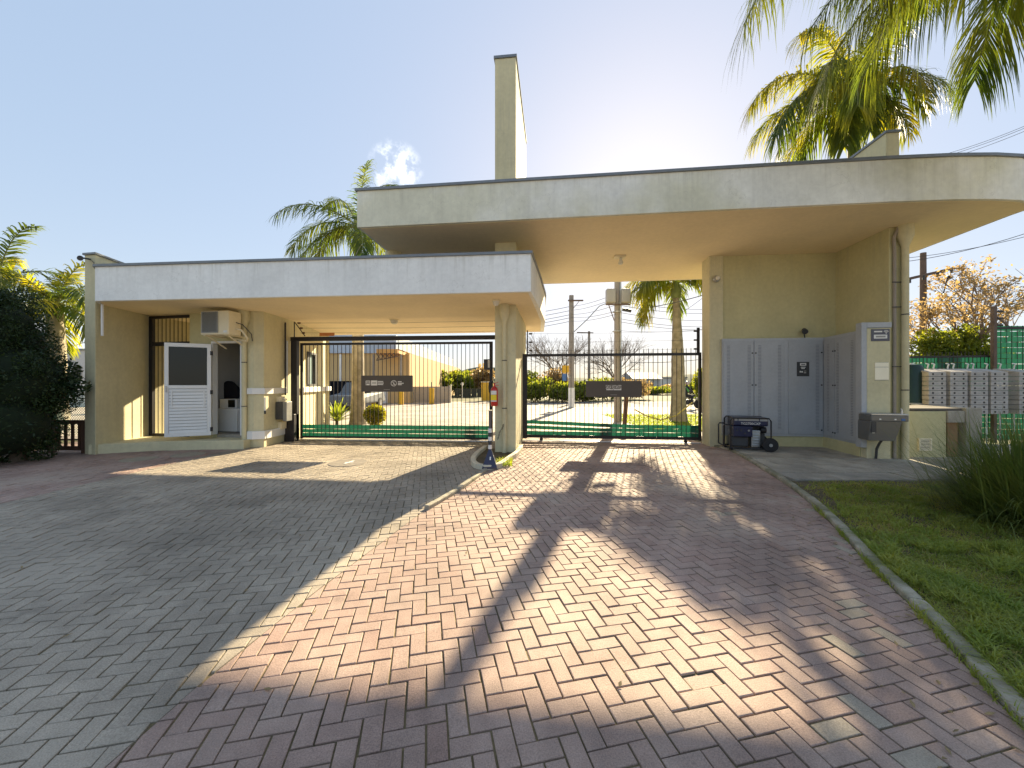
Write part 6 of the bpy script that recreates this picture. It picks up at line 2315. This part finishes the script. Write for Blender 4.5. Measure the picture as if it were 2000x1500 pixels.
for q in range(5):
    a, b = at(888 + 11 * q, 0, 45).x, at(898 + 11 * q, 0, 45).x
    build("panel", MB().prism([(a, 45), (b, 45), (b, 45.1), (a, 45.1)], 0, zz(764, 45) + 0.3), mat("dark_green_board", (0.05, 0.06, 0.05), 0.8, 0.1), dkf)


CARG = mat("car_window", (0.012, 0.013, 0.016), 0.9, 0, spec=0.0)
# parked cars
def car(px, Y, yaw, m, label, cat, L_=4.3, Wd=1.75, Ht=1.65):
    X = at(px, 0, Y).x
    t = thing("parked_car", (X, Y, 0), label, cat, "cars parked by the warehouse")
    cs_, sn = math.cos(yaw), math.sin(yaw)

    def T(u, v, z):
        return (X + u * cs_ - v * sn, Y + u * sn + v * cs_, z)

    def prof(pts, w0, w1):
        m_ = MB()
        n = len(pts)
        vs = [T(u, -(w0 if z < 0.95 else w1) / 2, z) for u, z in pts] + [T(u, (w0 if z < 0.95 else w1) / 2, z) for u, z in pts]
        m_.add(vs, [list(range(n)), [n + k for k in range(n)][::-1]] + [[k, n + k, n + (k + 1) % n, (k + 1) % n] for k in range(n)])
        return m_
    h = L_ / 2
    build("body", prof([(-h, 0.35), (-h, 0.8), (-h + 0.1, 0.98), (-h * 0.75, Ht - .05), (-h * 0.6, Ht), (h * 0.1, Ht), (h * 0.45, 1.0), (h * 0.95, 0.85), (h, 0.6), (h, 0.35)], Wd, Wd * 0.84), m, t, bev=0.06)
    build("side_window", prof([(-h * 0.72, 1.0), (-h * 0.66, Ht - 0.12), (h * 0.05, Ht - 0.12), (h * 0.35, 1.0)], Wd, Wd * 0.84 + 0.02), CARG, t)
    build("rear_window", MB().beam(T(-h * 0.92, 0, 1.05), T(-h * 0.79, 0, Ht - 0.15), Wd * 0.7, 0.03), CARG, t)
    for u in (-h * 0.62, h * 0.62):
        for v in (-Wd / 2 + 0.08, Wd / 2 - 0.08):
            MR_ = Matrix.Rotation(yaw, 3, 'Z') @ Matrix.Rotation(R(90), 3, 'X')
            w2 = build("wheel", MB().lathe(T(u, v, 0.33), [(0.2, -0.1), (0.32, -0.09), (0.33, 0), (0.32, 0.09), (0.2, 0.1)], 16, MR_), RUBBER, t, smooth=True)
            build("rim", MB().lathe(T(u, v, 0.33), [(0.19, -0.105), (0.19, 0.105)], 12, MR_), STEEL, w2)
    for v in (-Wd * 0.36, Wd * 0.36):
        build("tail_light", MB().box(T(-h - 0.005, v, 0.85), (0.04, 0.25, 0.16), yaw), RED, t)
    return t


car(664, 25.5, R(-100), mat("black_car_paint", (0.010, 0.011, 0.014), 0.9, 0.0, spec=0.0), "black car parked in front of the warehouse, left of the palm trunk", "car", Ht=1.75)
car(700, 24.5, R(-95), mat("grey_car_paint", (0.13, 0.14, 0.15), 0.6, 0.0, spec=0.2), "grey car half hidden behind the palm trunk", "car")

# far houses right
fh = thing("far_house", (*at(1262, 0, 60).xy, 0), "grey far house with sloping roof beyond the road", "house")
xa, xb = at(1238, 0, 60).x, at(1290, 0, 60).x
build("wall", MB().prism([(xa, 60), (xb, 60), (xb, 66), (xa, 66)], 0, zz(755, 60) + 1.2), mat("pale_grey_render", (0.55, 0.55, 0.54)), fh)
rf = MB()
zr_ = zz(755, 60) + 1.2
rf.add([(xa - .3, 59.6, zr_), (xb + .3, 59.6, zr_), (xb + .3, 66.4, zr_), (xa - .3, 66.4, zr_), (xa - .3, 63, zr_ + 1.1), (xb + .3, 63, zr_ + 1.1)], [[0, 1, 5, 4], [2, 3, 4, 5], [0, 4, 3], [1, 2, 5], [3, 2, 1, 0]])
build("roof", rf, mat("slate_roof", (0.25, 0.25, 0.27), 0.7), fh)
for q in (0.25, 0.6):
    wn_ = build("window", MB().box((xa + (xb - xa) * q, 59.97, 1.3), (0.9, 0.08, 1.0)), GRILL, fh)
    build("pane", MB().box((xa + (xb - xa) * q, 59.92, 1.3), (0.75, 0.03, 0.85)), GLASS, wn_)
fh2 = thing("far_house", (*at(1315, 0, 70).xy, 0), "pale far house with flat roof, half behind the stout palm", "house")
xa, xb = at(1292, 0, 70).x, at(1340, 0, 70).x
build("wall", MB().prism([(xa, 70), (xb, 70), (xb, 76), (xa, 76)], 0, 2.6), mat("pale_render", (0.6, 0.6, 0.58), 0.8, 0.08, .6), fh2)
build("roof", MB().prism([(xa - .2, 69.8), (xb + .2, 69.8), (xb + .2, 76.2), (xa - .2, 76.2)], 2.6, 2.8), CAP, fh2)

# garden hose on the rear lawn
hp = [at(1240, 800, 14), at(1262, 812, 14), at(1290, 820, 13.9), at(1320, 812, 13.8), at(1340, 796, 13.8), at(1352, 786, 13.8)]
tag(build("hose", MB().tube(hp, 0.025, 6), mat("yellow_hose", (0.5, 0.42, 0.12), 0.5), loc=tuple(hp[2]), smooth=True), "yellow hose hanging in a loop by the stout palm", "hose")

# motorbike and rider
mbk = thing("motorcycle", (*at(1346, 0, 24).xy, 0), "dark motorcycle on the road between the stout palm and the niche pillar", "motorcycle")
X = at(1345, 0, 24).x
YM = 24.0
for u in (-0.6, 0.62):
    wm = build("wheel", MB().lathe((X + u, YM, 0.3), [(0.2, -0.05), (0.29, -0.05), (0.3, 0), (0.29, 0.05), (0.2, 0.05)], 18, MX), RUBBER, mbk, smooth=True)
    build("hub", MB().lathe((X + u, YM, 0.3), [(0.06, -0.07), (0.06, 0.07)], 10, MX), STEEL, wm)
build("engine", MB().box((X + 0.05, YM, 0.42), (0.45, 0.28, 0.32)), DARK, mbk, bev=0.05)
build("fuel_tank", MB().box((X + 0.2, YM, 0.78), (0.42, 0.26, 0.2)), BLACK, mbk, bev=0.06)
build("saddle", MB().box((X - 0.28, YM, 0.77), (0.6, 0.26, 0.1)), BLACK, mbk, bev=0.03)
build("fork", MB().tube([(X + 0.62, YM - 0.08, 0.3), (X + 0.42, YM - 0.08, 0.98)], 0.025, 6).tube([(X + 0.62, YM + 0.08, 0.3), (X + 0.42, YM + 0.08, 0.98)], 0.025, 6), STEEL, mbk)
build("handlebar", MB().tube([(X + 0.36, YM - 0.34, 1.02), (X + 0.44, YM, 0.98), (X + 0.36, YM + 0.34, 1.02)], 0.018, 6), DARK, mbk)
build("headlight", MB().lathe((X + 0.55, YM, 0.88), [(0.08, -0.06), (0.09, 0), (0.09, 0.06)], 12, Matrix.Rotation(R(90), 3, 'Y')), STEEL, mbk, smooth=True)
build("top_box", MB().box((X - 0.62, YM, 1.0), (0.4, 0.42, 0.38)), BLACK, mbk, bev=0.03)


def skin_person(name, loc, joints, edges, parent, m):
    me = bpy.data.meshes.new(name)
    me.from_pydata([j[0] for j in joints], edges, [])
    me.materials.append(m)
    o = bpy.data.objects.new(name, me)
    COL.objects.link(o)
    o.parent = parent
    mod = o.modifiers.new("skin", 'SKIN')
    mod.use_smooth_shade = True
    for d_, j in zip(me.skin_vertices[0].data, joints):
        d_.radius = (j[1], j[1] if len(j) < 3 else j[2])
    me.skin_vertices[0].data[0].use_root = True
    ss = o.modifiers.new("sub", 'SUBSURF')
    ss.levels = ss.render_levels = 1
    return o


rd = thing("person", (X - 0.25, YM, 0), "person in dark jacket with green vest straps and white helmet seated on the motorcycle", "person")
J = [((0, 0, 0.86), 0.14, 0.17), ((0.04, 0, 1.1), 0.13, 0.17), ((0.10, 0, 1.34), 0.12, 0.2), ((0.14, 0, 1.46), 0.055), ((0.16, 0, 1.56), 0.06),
     ((0.12, -0.21, 1.37), 0.06), ((0.28, -0.28, 1.14), 0.048), ((0.56, -0.32, 1.05), 0.036), ((0.63, -0.32, 1.04), 0.034),
     ((0.12, 0.21, 1.37), 0.06), ((0.28, 0.28, 1.14), 0.048), ((0.56, 0.32, 1.05), 0.036), ((0.63, 0.32, 1.04), 0.034),
     ((0.06, -0.12, 0.84), 0.09), ((0.45, -0.2, 0.78), 0.07), ((0.28, -0.2, 0.42), 0.05), ((0.25, -0.2, 0.3), 0.045), ((0.42, -0.2, 0.27), 0.04),
     ((0.06, 0.12, 0.84), 0.09), ((0.45, 0.2, 0.78), 0.07), ((0.28, 0.2, 0.42), 0.05), ((0.25, 0.2, 0.3), 0.045), ((0.42, 0.2, 0.27), 0.04)]
E = [(0, 1), (1, 2), (2, 3), (3, 4), (2, 5), (5, 6), (6, 7), (7, 8), (2, 9), (9, 10), (10, 11), (11, 12), (0, 13), (13, 14), (14, 15), (15, 16), (16, 17), (0, 18), (18, 19), (19, 20), (20, 21), (21, 22)]
skin_person("body", None, J, E, rd, mat("dark_jacket", (0.03, 0.032, 0.04), 0.85))
PX0 = X - 0.25
build("helmet", MB().lathe((PX0 + 0.17, YM, 1.62), [(0.06, -0.13), (0.12, -0.08), (0.135, 0.0), (0.11, 0.09), (0.05, 0.135), (0.01, 0.14)], 16), mat("pinkish_white_helmet", (0.55, 0.45, 0.42), 0.3), rd, smooth=True)
build("visor", MB().box((PX0 + 0.27, YM, 1.61), (0.06, 0.17, 0.09)), BLACK, rd, bev=0.02)
build("vest_strap", MB().beam((PX0 + 0.0, YM - 0.19, 1.36), (PX0 + 0.17, YM - 0.18, 1.08), 0.02, 0.08), mat("green_strap", (0.12, 0.45, 0.12), 0.6), rd)

# hills on the horizon
hm_ = MB()
rh = random.Random(9)
n = 140
vs = []
for k in range(n + 1):
    x = -700 + 1400 * k / n
    hgt = 9 + 6 * math.sin(k * 0.21) + 3 * math.sin(k * 0.57 + 1) + rh.uniform(-1, 1)
    if -75 < x < 0:
        hgt += 3.0
    vs += [(x, 400, -3), (x, 400 + 30, hgt), (x, 700, hgt * 0.7)]
fs = []
for k in range(n):
    for q in (0, 1):
        fs.append([3 * k + q, 3 * k + 3 + q, 3 * k + 4 + q, 3 * k + 1 + q])
hm_.add(vs, fs)
kind(build("hills", hm_, mat("far_hill_green", (0.13, 0.15, 0.10), 0.95, 0.35, 0.05), smooth=True), "structure")
